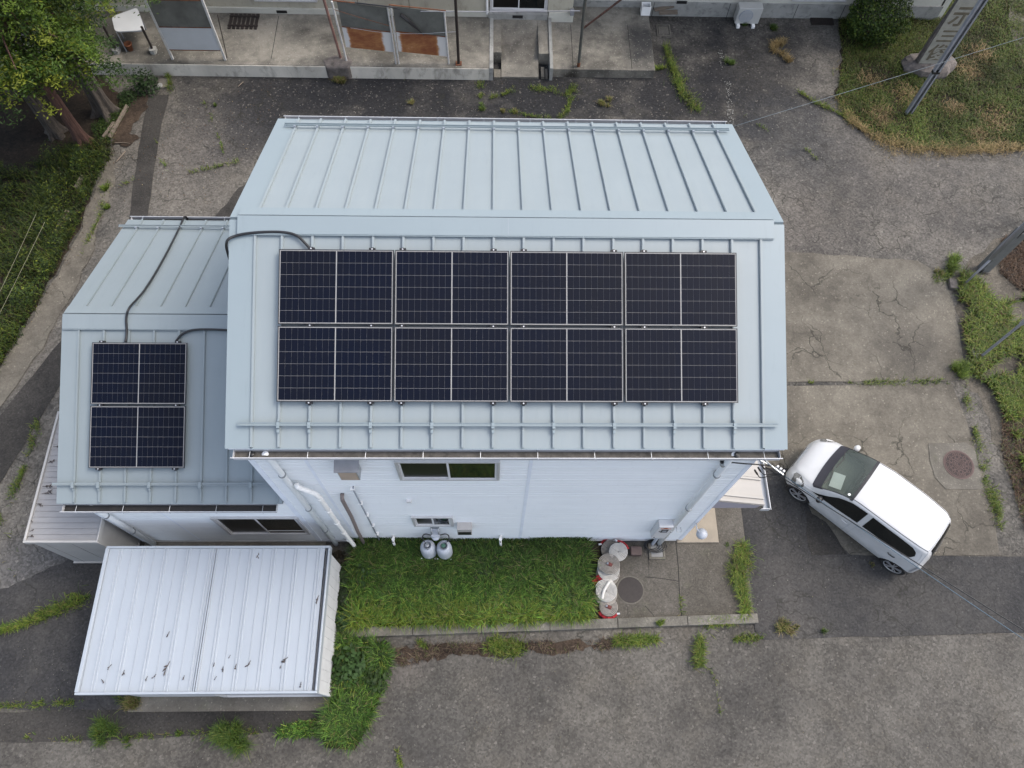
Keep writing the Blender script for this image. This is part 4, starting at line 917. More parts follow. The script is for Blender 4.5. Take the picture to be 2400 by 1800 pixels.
for a, b_ in ((.30, 1.66), (1.80, 3.20)):
    B = MB(); B.add([(a,14.21,z2(a)-.02),(b_,14.21,z2(b_)-.06),(b_,14.21,z2(b_)+.62),(a,14.21,z2(a)+.66),(a,14.23,z2(a)-.02),(b_,14.23,z2(b_)-.06),(b_,14.23,z2(b_)+.62),(a,14.23,z2(a)+.66)],[(0,1,2,3),(7,6,5,4),(3,2,6,7),(0,4,5,1)])
    B.build('rusty_sheet', M['rustsheet'], f2)
    B = MB(); B.add([(a,14.21,z2(a)+.69),(b_,14.21,z2(b_)+.65),(b_,14.21,2.30-(b_-1.7)*.08),(a,14.21,2.36-(a-1.7)*.08),(a,14.22,z2(a)+.69),(b_,14.22,z2(b_)+.65),(b_,14.22,2.30-(b_-1.7)*.08),(a,14.22,2.36-(a-1.7)*.08)],[(0,1,2,3),(7,6,5,4)])
    B.build('dark_sheet', M['screen'], f2)
    B = MB(); B.tube([(a,14.21,z2(a)+.675),(b_,14.21,z2(b_)+.635)], .016, 6); B.tube([(a-.1,14.2,2.42-(a-1.7)*.07),(b_+.05,14.2,2.36-(b_-1.7)*.07)], .016, 6); B.build('rail', M['rust'], f2)
B = MB(); B.tube(smooth_path([(2.05,14.15,2.1),(2.3,14.12,1.95),(2.42,14.12,1.75),(2.62,14.12,1.5)]), [.05,.05,.055,.06,.05,.05,.045,.045,.04,.03,.03,.025,.02,.02,.018,.015,.012,.012,.01], 6) if False else B.tube([(2.0,14.15,2.15),(2.2,14.12,1.98),(2.36,14.12,1.78),(2.6,14.12,1.5)], [.05,.06,.035,.01], 6)
B.build('torn_netting', M['black'], f2)
post('rusty_post', (.04,14.36,.44), (-.12,14.36,3.2), .04, M['rustpost'], 'rusty pinkish post left of the two rust eaten sheets', 'posts along the back porch', .06)
B = MB(); B.prism([(-.35,13.95),(.30,13.95),(.42,14.22),(.25,14.5),(-.2,14.48),(-.5,14.25)], .0, .47); B.build('footing', M['rawstone'], kind='structure', bevel=.05)
post('steel_post', (3.53,14.21,.44), (3.53,14.1,3.2), .042, M['darkpost'], 'black post right of the rust eaten sheets', 'posts along the back porch', .09)
pp = post('steel_post', (7.12,14.33,.0), (7.06,14.33,2.7), .045, M['greenpost'], 'grey green post with rusty foot and brown diagonal brace', 'posts along the back porch', .05)
B = MB(); B.tube([(7.11,14.33,1.65),(8.10,14.36,2.62)], .03, 8); B.build('brace', M['barkred'], pp)
B = MB(); B.tube([(7.12,14.33,.03),(7.11,14.33,.45)], .049, 12); B.build('rusty_foot', M['rust'], pp)
B = MB(); B.tube([(6.9,14.33,2.72),(9.6,14.33,2.72)], .03, 8); B.build('top_rail', M['galv'], pp)
B = MB(); B.tube([(2.55,14.18,2.24),(4.0,14.17,2.26),(6.95,14.25,2.28)], .012, 6); B.build('drying_pole', M['galv'], label='thin grey pole hung between the black and the grey green posts', cat='pole')
B = MB(); B.tube([(.80,14.15,2.5),(1.7,14.12,2.42),(2.0,14.12,2.36)], .02, 6); B.build('black_pipe', M['black'], label='black pipe lying over the top of the rusty screen', cat='pipe')
B = MB(); B.tube(smooth_path([(.2,14.12,2.3),(.9,14.12,2.05),(1.65,14.12,1.80)]), .007, 5); B.build('rope', M['rust'], label='slack rusty cord across the left dark sheet', cat='cord')
B = MB(); B.tube(smooth_path([(.55,14.12,1.72),(1.4,14.1,1.60),(2.4,14.1,1.57),(3.5,14.1,1.66)]), .005, 5); B.build('wire', M['wirepale'], label='thin pale wire sagging across both dark sheets to the black post', cat='wire')
# white table, pot, bases, crate, grates
tb = empty('folding_table', (-6.0, 14.75, .44), 'white rounded table top standing under the tree branches', 'table')
c4 = [at(262,40,z=1.15), at(322,18,z=1.15), at(341,72,z=1.15), at(270,75,z=1.15)]
def rounded(c, r=.1, n=5):
    out = []
    for i in range(4):
        p = V(*c[i][:2]); a = V(*c[i-1][:2])-p; b_ = V(*c[(i+1)%4][:2])-p; a /= np.linalg.norm(a); b_ /= np.linalg.norm(b_)
        for k in range(n+1):
            t_ = k/n; q = (1-t_)**2*(p+a*r)+2*t_*(1-t_)*p+t_*t_*(p+b_*r); out.append((q[0], q[1]))
    return out
B = MB(); B.prism(rounded(c4, .13), 1.13, 1.165); B.build('top', M['whitepanel'], tb)
for q in c4:
    B = MB(); qq = V(*q)*.92+V(-6.0,14.75,q[2])*.08; B.tube([(qq[0],qq[1],.44),(qq[0],qq[1],1.13)], .018, 8); B.build('leg', M['galv'], tb)
x, y = G(303,110,.55); pt = MB(); pt.lathe((x,y,.44), [(.07,0),(.10,.20),(.115,.20),(.115,.24),(.09,.24),(.08,.18)], 16); pt.build('flower_pot', M['pot'], smooth=True, label='terracotta pot below the white table', cat='pot')
for (u, v, lb) in ((273,118,'left pale post block below the white table'),(359,118,'right pale post block beside the screen frame')):
    x, y = G(u, v, .5); e = empty('post_block', (x, y, .44), lb, 'block', 'pale post blocks on the porch')
    B = MB(); B.prism([(x-.09,y-.07),(x-.05,y-.11),(x+.05,y-.11),(x+.09,y-.07),(x+.09,y+.09),(x-.09,y+.09)], .44, .58); B.build('block', M['plinth'], e)
    B = MB(); B.tube([(x,y,.58),(x-.02,y+.03,1.3)], .035, 8); B.build('post', M['darkpost'], e)
B = MB()
for k in range(7): B.box(-3.45+k*.13, -3.36+k*.13, 15.50, 16.15, .445, .47)
B.box(-3.46,-2.56,15.6,15.66,.47,.485); B.box(-3.46,-2.56,16.0,16.06,.47,.485); B.build('drain_grate', M['darkpost'], label='dark slatted floor grate on the left porch', cat='grate')
ac = empty('air_conditioner', (12.5, 16.4, 0), 'white outdoor air conditioning unit on two feet against the cream wall', 'air conditioner')
B = MB(); B.box(12.18, 12.93, 16.50, 16.80, .10, .66); B.build('casing', M['acwhite'], ac, bevel=.015)
B = MB(); B.tube([(12.46,16.497,.38),(12.46,16.485,.38)], [.22,.22], 28); B.build('fan_ring', M['greypipe'], ac)
B = MB()
for k in range(9): zz = .38+(k-4)*.045; hw = math.sqrt(max(.001,.20**2-(zz-.38)**2)); B.box(12.46-hw, 12.46+hw, 16.474, 16.482, zz-.006, zz+.006)
B.build('fan_grille', M['acwhite'], ac)
for x in (12.30, 12.78):
    B = MB(); B.box(x-.05, x+.05, 16.40, 16.85, 0, .098); B.build('foot', M['pvc'], ac, bevel=.01)
B = MB(); B.box(14.70, 15.42, 16.62, 16.90, .0, .04); gt = None
for k in range(12): B.box(14.72+k*.058, 14.75+k*.058, 16.63, 16.89, .041, .05)
B.build('drain_grate', M['darkpost'], label='dark rectangular grate at the foot of the cream wall near the shrub', cat='grate')
cr = MB(); x, y = G(1513,22,.45); cr.box(x-.14,x+.14,y-.12,y-.10,.32,.62); cr.box(x-.14,x+.14,y+.10,y+.12,.32,.62); cr.box(x-.14,x-.12,y-.098,y+.098,.32,.62); cr.box(x+.12,x+.14,y-.098,y+.098,.32,.62); cr.build('plastic_crate', M['pvc'], label='small white crate at the right end of the porch', cat='crate')
for i, (u0, v0, u1, v1, wd, mt_, lb) in enumerate([(1535,28,1580,18,.07,'wood','grey plank leaning beside the white crate'),(1540,10,1590,14,.09,'barkred','reddish board behind the leaning grey plank'),(1545,35,1588,34,.09,'wood','weathered board lowest in the pile by the cream wall')]):
    a = at(u0, v0, z=.3); b_ = at(u1, v1, z=.35); d = b_-a; n_ = V(-d[1], d[0], 0); n_ = n_/np.linalg.norm(n_)*wd; B = MB(); B.obox(a, d, n_*2, (0,0,.03)); B.build('plank', M[mt_], label=lb, cat='plank', group='boards in the pile at the porch end')
B = MB(); x, y = G(1555,72,.0); B.box(x-.22,x+.22,y-.25,y-.21,0,.03); B.box(x-.22,x+.22,y+.21,y+.25,0,.03); B.box(x-.22,x-.18,y-.21,y+.21,0,.03); B.box(x+.18,x+.22,y-.21,y+.21,0,.03); B.box(x-.16,x+.16,y-.16,y+.16,0,.02); B.build('drain_cover', M['concrete'], label='small square concrete drain cover right of the porch end', cat='drain cover')
B = MB(); x, y = G(374,200,.06); B.lathe((x,y,.05), [(.085,0),(.09,.02),(.07,.035)], 20); B.build('white_cap', M['plinth'], label='round white cap on the concrete block by the dark trench strip', cat='cap')
B = MB(); B.prism(PX((352,192),(398,184),(400,206),(345,214)), .0, .05); B.build('gutter_block', M['concrete'], kind='structure')

# ------------------------------------------------------------------ monument, posts and poles on the right
mo = empty('stone_monument', (17.9, 14.75, 0), 'tall inscribed stone monument on a rough boulder in the lawn', 'monument')
rr = random.Random(3)
def boulder(cx, cy, rx, ry, h, seed, n=18):
    g = random.Random(seed); B = MB(); prof = [(0.0,1.04),(.35,1.06),(.7,.98),(.93,.80),(1.0,.35)]; vs = []
    w_ = [g.uniform(.86,1.12) for _ in range(n)]
    for hz_, k in prof:
        for i in range(n): a = 2*math.pi*i/n; q = w_[i]*k*g.uniform(.96,1.04); vs.append((cx+rx*q*math.cos(a), cy+ry*q*math.sin(a), hz_*h+g.uniform(-.02,.02)))
    fs = [(i*n+k, i*n+(k+1)%n, (i+1)*n+(k+1)%n, (i+1)*n+k) for i in range(len(prof)-1) for k in range(n)] + [tuple(range((len(prof)-1)*n, len(prof)*n))]
    return B.add(vs, fs)
boulder(18.02, 14.78, .78, .52, .36, 5).build('base_stone', M['rawstone'], mo)
B = MB(); zt = 3.7; fl = [(17.46,14.60,.33),(18.33,14.60,.33),(18.34,14.60,2.3),(18.30,14.60,zt),(17.52,14.60,zt),(17.50,14.60,2.4),(17.44,14.60,1.4)]
vs = fl + [(x+rr.uniform(-.03,.03), 14.75+rr.uniform(-.03,.03), z) for x, y, z in fl]; n = len(fl)
B.add(vs, [tuple(range(n))] + [(i+n, (i+1) % n + n, (i+1) % n, i) for i in range(n)]); B.build('back_slab', M['rawstone'], mo)
B = MB(); B.box(17.50, 18.30, 14.585, 14.599, .36, zt-.05); B.build('dressed_face', M['monument'], mo)
fnt = None
def glyph(ch, cx, cz, size, sx=1.0):
    cu = bpy.data.curves.new('carved_character', 'FONT'); cu.body = ch; cu.size = size; cu.align_x = 'CENTER'; cu.align_y = 'CENTER'; cu.extrude = .004; cu.offset = size*.02
    o = bpy.data.objects.new('tmp', cu); col.objects.link(o); bpy.context.view_layer.update()
    me = bpy.data.meshes.new_from_object(o.evaluated_get(bpy.context.evaluated_depsgraph_get())); bpy.data.objects.remove(o)
    me.materials.clear(); me.materials.append(M['glyph'])
    g = bpy.data.objects.new('carved_character', me); col.objects.link(g); g.parent = mo
    vz = [v.co.copy() for v in me.vertices]
    if vz:
        mnx = (min(v.x for v in vz)+max(v.x for v in vz))/2; mny = (min(v.y for v in vz)+max(v.y for v in vz))/2
        for v in me.vertices: v.co = Vector(((v.co.x-mnx)*sx, (v.co.y-mny), v.co.z))
    g.location = V(cx, 14.583, cz) - np.array(mo.location); g.rotation_euler = (R(90), 0, 0)
    return g
glyph('\u793a', 17.93, 2.02, .72, 1.0); glyph('\u4e09', 17.86, 1.36, .50, 1.15); glyph('\u4fca', 17.86, .78, .60, 1.0)
sp2 = empty('steel_post', (16.96, 12.93, 0), 'tall grey channel post standing in the lawn before the stone monument', 'post')
B = MB(); B.box(16.87, 17.05, 12.93, 12.945, 0, 6.5); B.box(16.87, 16.885, 12.85, 12.93, 0, 6.5); B.box(17.035, 17.05, 12.85, 12.93, 0, 6.5); B.box(16.87,16.92,12.84,12.85,0,6.5); B.box(17.0,17.05,12.84,12.85,0,6.5); B.build('channel', M['galv'], sp2)
B = MB(); B.box(16.86, 17.06, 12.835, 12.95, 1.55, 1.62); B.build('clamp', M['black'], sp2)
pl1 = empty('utility_pole', (17.72, 7.37, 0), 'concrete utility pole with square sleeve at the right edge', 'utility pole')
B = MB(); B.tube([(17.72,7.37,0),(17.72,7.37,9)], [.095,.085], 16); B.build('pole', M['poleconc'], pl1)
B = MB(); B.box(17.60, 17.84, 7.25, 7.49, .0, 1.75); B.build('sleeve', M['poleconc'], pl1, bevel=.012)
B = MB(); B.tube(smooth_path([(17.58,7.24,.05),(17.57,7.20,.25),(17.60,7.22,.1),(17.85,7.22,.05)]), .014, 6); B.tube(smooth_path([(17.70,7.22,2.6),(17.60,7.22,2.1),(17.58,7.22,1.9),(17.60,7.22,1.62)]), .012, 6); B.build('cable', M['black'], pl1)
pl2 = empty('conduit_pole', (17.0, 6.82, 0), 'slim grey conduit pipe rising beside the concrete utility pole', 'pole')
B = MB(); B.tube([(17.0,6.82,0),(17.02,6.82,1.3)], .028, 10); B.tube([(17.02,6.82,1.3),(17.02,6.82,8)], .055, 10); B.tube([(17.02,6.83,1.25),(17.10,6.95,1.6),(17.11,6.95,8)], .04, 10); B.build('pipe', M['galv'], pl2, smooth=True)
B = MB(); B.prism([(16.62,6.72),(16.82,6.70),(16.84,6.98),(16.66,7.02)], 0, .12); B.build('footing', M['rawstone'], pl2)
pl3 = empty('street_pole', (16.87, 4.68, 0), 'slim steel pole on a white speckled concrete foot in the grass', 'pole')
B = MB(); B.tube([(16.87,4.68,.08),(16.87,4.70,1.75)], .033, 10); B.tube([(16.87,4.70,1.75),(16.87,4.70,6)], .05, 12); B.build('pipe', M['galv'], pl3)
M['whitefoot'] = plain('pale_concrete_foot', (.34,.33,.31), .9, var=.3, scale=9, dirt=(.12,.11,.10), dirt_amt=.6)
B = MB(); B.prism([(16.68,4.60),(16.96,4.50),(17.06,4.74),(16.97,4.92),(16.70,4.93)], 0, .13); B.build('concrete_foot', M['whitefoot'], pl3, bevel=.02)
# ------------------------------------------------------------------ overhead wires
def wire(p0, p1, sag, r, mat, label, name='overhead_wire', n=24, grp=None):
    p0, p1 = V(*p0), V(*p1); P = [p0+(p1-p0)*k/n - V(0,0,1)*sag*4*(k/n)*(1-k/n) for k in range(n+1)]
    B = MB(); B.tube(P, r, 6); return B.build(name, mat, smooth=True, label=label, cat='wire', group=grp)
a = at(1795,1095,z=5.45); b_ = at(2400,1468,z=6.3); e = a+(b_-a)*3.2
wire(a, e, .12, .009, M['black'], 'black service cable crossing above the white car', grp='cables over the car')
b2 = at(2400,1492,z=6.2); e2 = a+V(0,0,-.03)+(b2-a)*3.2
wire(at(1838,1115,z=5.42), e2, (.16), .006, M['wireblue'], 'blue cable running just below the black one over the car', grp='cables over the car')
a = at(1700,302,z=5.6); b_ = at(2400,84,z=6.0); wire(a, a+(b_-a)*2.5, .05, .0045, M['wireblue2'], 'pale blue wire crossing the lawn in front of the stone monument')
cb = empty('cable_bracket', (8.95, 0, 5.5), 'galvanised arm with insulators and black leads at the right corner', 'bracket')
B = MB(); A0 = V(8.80,.05,5.62); A1 = at(1808,1092,z=5.45); A2 = at(1836,1113,z=5.42); B.tube([A0, A1, A2], .014, 6); B.tube([A0+V(0,0,-.15), A1], .010, 6); B.build('arm', M['steel'], cb)
B = MB()
for k in (0, .5, 1.0): p = A1+(A2-A1)*(.35+.5*k); B.tube([p+V(.03,.03,-.03), p+V(.03,.03,.05)], [.022,.018], 8)
B.build('insulator', M['boxwhite'], cb)
for k in range(3):
    B = MB(); s0 = at(1785-k*8, 1090+k*6, z=5.35); s1 = at(1795-k*8, 1103+k*7, z=5.1); s2 = at(1812,1108+k*3,z=5.3)
    B.tube(smooth_path([s0, (s0+s1)/2+V(.02,0,-.04), s1+V(.05,0,-.05), s2, A2]), [.016]*7+[.008]*18, 6); B.build('lead', M['black'], cb, smooth=True)
B = MB(); B.tube(smooth_path([(8.35,-.01,5.47),(8.6,-.03,5.46),(8.8,-.04,5.45),A1]), .012, 6); B.build('cable', M['black'], cb)
for (q0, q1, lb) in ((at(85,500,z=1.2), at(0,680,z=1.0), 'left of the two pale ropes stretched above the undergrowth'), (at(105,520,z=1.2), at(15,700,z=1.0), 'right of the two pale ropes stretched above the undergrowth')):
    wire(q0, q0+(q1-q0)*1.6, .02, .0042, M['ropedim'], lb, name='rope', grp='ropes at the left edge')
# timber edging, sticks along the left
for i, (u0,v0,u1,v1,wd,lb) in enumerate([(300,250,258,325,.07,'pale timber edging board nearest the concrete, beside the cedar roots'),(270,290,244,325,.08,'short timber edging board left of the pale one by the cedar roots'),(196,415,181,443,.10,'broken timber post lying at the edge of the undergrowth'),(162,497,133,548,.12,'mossy timber beam edging the lower undergrowth')]):
    a = at(u0,v0,z=.05); b_ = at(u1,v1,z=.05); d = b_-a; n_ = V(-d[1],d[0],0); n_ = n_/np.linalg.norm(n_)*wd; B = MB(); B.obox(a-n_/2, d, n_, (0,0,.09)); B.build('timber_edging', M['wood'], bevel=.008, label=lb, cat='timber', group='timber edging along the undergrowth')
for i, (u0,v0,u1,v1,wd,lb) in enumerate([(294,354,272,380,.02,'pale broken stick on the concrete beside the undergrowth'),(252,372,266,345,.01,'thin stick left of the pale broken one'),(268,335,305,336,.012,'thin stick lying across the needle litter'),(570,192,558,203,.015,'short pale stick near the stained porch foot'),(1094,96,1100,93,.01,'tiny white stick') ][:4]):
    a = at(u0,v0,z=.05); b_ = at(u1,v1,z=.05); B = MB(); B.tube([a,(a+b_)/2+V(.02,.02,.01),b_],[wd,wd*.9,wd*.6],6); B.build('stick', M['wood'], label=lb, cat='stick', group='sticks on the paving')

# ------------------------------------------------------------------ vegetation
def in_poly(P, poly):
    x, y = P[:,0], P[:,1]; c = np.zeros(len(P), bool); n = len(poly)
    for i in range(n):
        x0, y0 = poly[i]; x1, y1 = poly[(i+1) % n]
        k = ((y0 > y) != (y1 > y)) & (x < (x1-x0)*(y-y0)/(y1-y0+1e-12)+x0); c ^= k
    return c
def scatter(poly, n):
    a = np.array(poly); out = []
    tot = 0
    while tot < n:
        P = rng.uniform(a.min(0), a.max(0), (n*2, 2)); P = P[in_poly(P, poly)]; out.append(P); tot += len(P)
        if len(P) == 0: break
    return np.concatenate(out)[:n]
def vnoise(P, scale, seed=0):
    """cheap smooth value noise in the plane, 0..1"""
    g = np.random.default_rng(seed).random((64, 64)); q = P*scale+37.3; i = np.floor(q).astype(int); f = q-i; f = f*f*(3-2*f)
    a = g[i[:,0] % 64, i[:,1] % 64]; b_ = g[(i[:,0]+1) % 64, i[:,1] % 64]; c = g[i[:,0] % 64, (i[:,1]+1) % 64]; d = g[(i[:,0]+1) % 64, (i[:,1]+1) % 64]
    return (a*(1-f[:,0])+b_*f[:,0])*(1-f[:,1])+(c*(1-f[:,0])+d*f[:,0])*f[:,1]
def blades_mesh(name, base, h, lean, wd, cols, **kw):
    n = len(base); ang = rng.uniform(0, 2*np.pi, n) if 'ang' not in kw else kw.pop('ang'); d = np.stack([np.cos(ang), np.sin(ang), np.zeros(n)], 1); s = np.stack([-np.sin(ang), np.cos(ang), np.zeros(n)], 1)
    up = np.array([0,0,1.0]); h = h[:,None]; l = lean[:,None]; w_ = wd[:,None]/2
    p0a, p0b = base-s*w_, base+s*w_
    m = base+up*h*.62+d*l*.30; p1a, p1b = m-s*w_*.9, m+s*w_*.9
    q = base+up*h*.92+d*l*.68; p2a, p2b = q-s*w_*.55, q+s*w_*.55
    tip = base+up*h*(.92-.25*rng.random((n,1)))+d*l
    vs = np.stack([p0a,p0b,p1b,p1a,p2b,p2a,tip], 1).reshape(-1,3)
    o = np.arange(n)[:,None]*7
    loops = np.concatenate([o+np.array([0,1,2,3]), o+np.array([3,2,4,5]), o+np.array([5,4,6])], 1).reshape(-1)
    st = (np.arange(n)[:,None]*11+np.array([0,4,8])).reshape(-1)
    return raw_mesh(name, vs, loops, st, M['grass'], np.repeat(cols*.84, 7, 0)*np.tile(np.array([.6,.6,.85,.85,1,1,1.1]), n)[:,None], **kw)
def leaves_mesh(name, P, nrm, size, cols, asp=.45, mat='leaf', **kw):
    n = len(P); a = rng.normal(size=(n,3)); t_ = a-nrm*(a*nrm).sum(1,keepdims=True); t_ /= np.linalg.norm(t_,axis=1,keepdims=True)+1e-9; b_ = np.cross(nrm, t_)
    L = size[:,None]; vs = np.stack([P-t_*L*.5, P+b_*L*asp*.5-nrm*L*.06, P+t_*L*.5-nrm*L*.10, P-b_*L*asp*.5-nrm*L*.06], 1).reshape(-1,3)
    o = np.arange(n)[:,None]*4; loops = (o+np.array([0,1,2,3])).reshape(-1); st = np.arange(n)*4
    return raw_mesh(name, vs, loops, st, M[mat], np.repeat(cols*.62, 4, 0), **kw)
def pick(n, pal, wts): 
    pal = np.array(pal, float); i = rng.choice(len(pal), n, p=np.array(wts)/sum(wts)); return pal[i]*rng.uniform(.75,1.25,(n,1))
GREEN = [(.035,.085,.012),(.06,.125,.018),(.10,.175,.025),(.16,.19,.035)]
# garden bed in front of the wall
def bed_grass(poly, n, hmin, hmax, name, z, yfront=None, label=None, lean=1.0, wdm=1.0):
    P = scatter(poly, n); nz = vnoise(P, 2.6, 3); nz2 = vnoise(P, .9, 5); keep = rng.random(len(P)) < .45+.75*nz; P = P[keep]; nz = nz[keep]; nz2 = nz2[keep]
    n = len(P); h = rng.uniform(hmin, hmax, n)*(.65+.6*nz)
    f = np.clip((-.75-P[:,1])/1.1, 0, 1) if yfront else np.zeros(n)
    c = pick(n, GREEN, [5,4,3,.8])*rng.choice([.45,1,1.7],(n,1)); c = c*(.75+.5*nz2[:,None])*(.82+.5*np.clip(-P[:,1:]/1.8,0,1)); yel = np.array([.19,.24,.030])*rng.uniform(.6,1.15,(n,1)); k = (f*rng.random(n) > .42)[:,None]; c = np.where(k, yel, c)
    dead = rng.random(n) < .035; c[dead] = np.array([.22,.19,.09])
    base = np.column_stack([P, np.full(n, z)])
    if name == 'grass_strip': kp = vnoise(P, 4.2, 15) > .30; base, h, c = base[kp], h[kp], c[kp]*.78; n = len(h)
    return blades_mesh(name, base, h, h*rng.uniform(.5,1.35,n)*lean, rng.uniform(.009,.016,n)*wdm, c, label=label, kind='stuff')
BEDP = [(1.62,.0),(1.55,-1.0),(1.58,-1.78),(3.0,-1.74),(5,-1.70),(6.70,-1.64),(6.66,-1.2),(6.60,-.6),(6.66,.0)]
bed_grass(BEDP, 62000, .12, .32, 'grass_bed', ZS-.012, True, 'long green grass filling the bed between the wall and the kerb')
bed_grass([(1.38,-2.0),(2.2,-2.15),(2.45,-2.45),(2.30,-3.1),(2.08,-3.6),(1.85,-4.0),(1.35,-4.0),(1.15,-3.7),(1.33,-3.3)], 12000, .12, .30, 'grass_strip', .015, None, 'grass growing in the strip beside the white shed')
bed_grass([(.3,-3.75),(1.4,-3.5),(1.4,-3.9),(.3,-3.9)], 1500, .06, .15, 'grass_strip', .015)
bed_grass([(1.36,-.65),(1.62,-.65),(1.6,-2.0),(1.36,-2.0)], 900, .10, .20, 'grass_strip', .02)
def broadleaf(u, v, r, n, size, col_, z0=.08, h=.3, name='broadleaf_weed', label=None, kind=None, cat=None, z=0, group=None):
    x, y = G(u, v, z0+h*.5); q = rng.normal(size=(n,3)); q /= np.linalg.norm(q,axis=1,keepdims=True); q[:,2] = np.abs(q[:,2]); q *= rng.uniform(.4,1,(n,1))
    P = np.column_stack([x+q[:,0]*r, y+q[:,1]*r, z0+q[:,2]*h]); nrm = q*.5+np.array([0,0,.8])+rng.normal(size=(n,3))*.25; nrm /= np.linalg.norm(nrm,axis=1,keepdims=True)
    c = np.array(col_)*rng.uniform(.6,1.35,(n,1)); o = leaves_mesh(name, P, nrm, rng.uniform(.6,1.2,n)*size, c, .6, label=label, kind=kind)
    if cat: o['category'] = cat
    if group: o['group'] = group
    return o
broadleaf(855,1345,.34,260,.11,(.035,.075,.02),label='dark broadleaf weeds at the left end of the grass bed',cat='weed'); broadleaf(1130,1335,.36,240,.12,(.03,.065,.018),label='dark broadleaf weed clump in the middle of the grass bed',cat='weed')
broadleaf(1165,1320,.25,120,.12,(.03,.065,.018),label='smaller dark broadleaf weed beside the middle clump in the bed',cat='weed')
broadleaf(815,1560,.45,420,.12,(.04,.09,.02),h=.4,label='leafy weeds against the right wall of the white shed',cat='weed'); broadleaf(800,1450,.3,200,.11,(.03,.07,.018),h=.3,label='dark leafy weeds between the shed corner and the kerb end',cat='weed')
broadleaf(795,1310,.20,200,.09,(.035,.028,.018),h=.12,label='brown withered weeds at the foot of the pipes',cat='weed')
for (u, v, r, n_, sz, cc_, hh, lb) in ((790,1345,.30,260,.10,(.030,.055,.016),.25,'dark leafy weeds filling the gap right of the shed back corner'),(800,1400,.28,240,.10,(.026,.045,.016),.22,'dim leafy weeds halfway along the gap between shed and grass bed'),(880,1590,.34,300,.10,(.04,.075,.018),.28,'leafy weed clump in the middle of the grass strip beside the shed'),
    (830,1640,.30,260,.09,(.06,.10,.02),.24,'bright leafy weed clump low in the grass strip beside the shed'),(900,1530,.26,200,.09,(.05,.085,.02),.2,'leafy weed clump at the upper right of the grass strip'),(1010,1300,.16,90,.09,(.04,.07,.02),.2,'leafy weeds at the foot of the gas bottles')):
    broadleaf(u, v, r, n_, sz, cc_, h=hh, label=lb, cat='weed')
# lawn on the right
P = scatter(LAWN, 120000); nz = vnoise(P, .8, 8); nz2 = vnoise(P, 2.2, 9); n = len(P)
straw = [G(u, v) for u, v in ((2290,130),(2270,170),(2120,225),(2040,190),(2330,280),(2230,255),(2060,275),(2290,320))]
sm = np.zeros(n)
for (sx, sy), r in zip(straw, (.55,.5,.5,.45,.6,.4,.5,.4)): sm = np.maximum(sm, np.clip(1.15-np.hypot(P[:,0]-sx, (P[:,1]-sy)*1.0)/r, 0, 1))
c = pick(n, [(.045,.075,.014),(.075,.11,.02),(.11,.15,.025),(.14,.13,.045),(.09,.06,.03)], [3,4,3,1.6,1.2]); c *= (.6+.75*nz[:,None])
k = rng.random(n) < sm*.62; c[k] = np.array([.30,.215,.105])*rng.uniform(.6,1.2,(k.sum(),1))
h = rng.uniform(.05,.12,n)*(.6+.7*nz2); h[k] *= 1.2
keep = rng.random(n) < .35+.9*nz2
blades_mesh('lawn', np.column_stack([P,np.full(n,.01)])[keep], h[keep], (h*rng.uniform(.5,1.6,n))[keep], rng.uniform(.010,.018,n)[keep], c[keep], kind='stuff', label='rough lawn with straw coloured patches round the stone monument')
# straw fringe along the lawn edge
def fringe(pts, width, n, name, pal, wts, hmin, hmax, seed=1, patchy=.5, lean=1.2, wd=(.007,.013), z=.02, label=None):
    Q = np.array([G(u, v) for u, v in pts]); seg = np.linalg.norm(np.diff(Q,axis=0),axis=1); cum = np.concatenate([[0],np.cumsum(seg)]); t_ = rng.uniform(0,cum[-1],n)
    x = np.interp(t_,cum,Q[:,0]); y = np.interp(t_,cum,Q[:,1]); P = np.column_stack([x,y])+rng.normal(size=(n,2))*width*(.12+1.25*vnoise(np.column_stack([t_,t_*0+seed+9]),2.9,seed+3)[:,None]**1.5)
    nz = .55*vnoise(np.column_stack([t_, t_*0+seed]), 1.9, seed)+.45*vnoise(P*1.0+seed, 9.0, seed+1); keep = (nz > (patchy*.55+.24)*rng.uniform(.85,1.15,n)) & (rng.random(n) < .62); P = P[keep]; m_ = len(P)
    if m_ == 0: return None
    return (np.column_stack([P,np.full(m_,z)]), rng.uniform(hmin,hmax,m_), pick(m_,pal,wts), rng.uniform(*wd,m_), lean)
def join_fr(name, parts, label=None):
    parts = [p for p in parts if p]; b_ = np.concatenate([p[0] for p in parts]); h = np.concatenate([p[1] for p in parts]); c = np.concatenate([p[2] for p in parts]); w_ = np.concatenate([p[3] for p in parts]); l = np.concatenate([p[4]*p[1]*rng.uniform(.5,1.2,len(p[1])) for p in parts])
    return blades_mesh(name, b_, h, l, w_, c, kind='stuff', label=label)
STR = [(.34,.25,.11),(.24,.17,.08),(.13,.12,.04)]; YG = [(.10,.165,.020),(.17,.215,.030),(.055,.095,.016),(.21,.18,.06)]
join_fr('dry_grass_edge', [fringe([(1985,280),(2040,318),(2100,345),(2170,354),(2260,354),(2340,350),(2450,345)],.16,6500,'a',STR,[4,3,2],.05,.14,2,.25,1.8),
    fringe([(1960,240),(2000,290),(1945,205),(1965,150)],.2,1600,'a',STR+YG,[2,2,2,2,1,1,1],.05,.14,3,.35,1.6)], 'straw coloured grass fringe where the lawn meets the asphalt')
cw = []
YGW = [4,3,2,1]
def cl(pts, w_, n, **k): cw.append(fringe(pts, w_*.85, n, 'c', YG, YGW, k.get('h0',.03), k.get('h1',.10), k.get('s',1), k.get('p',.45), k.get('l',1.2)))
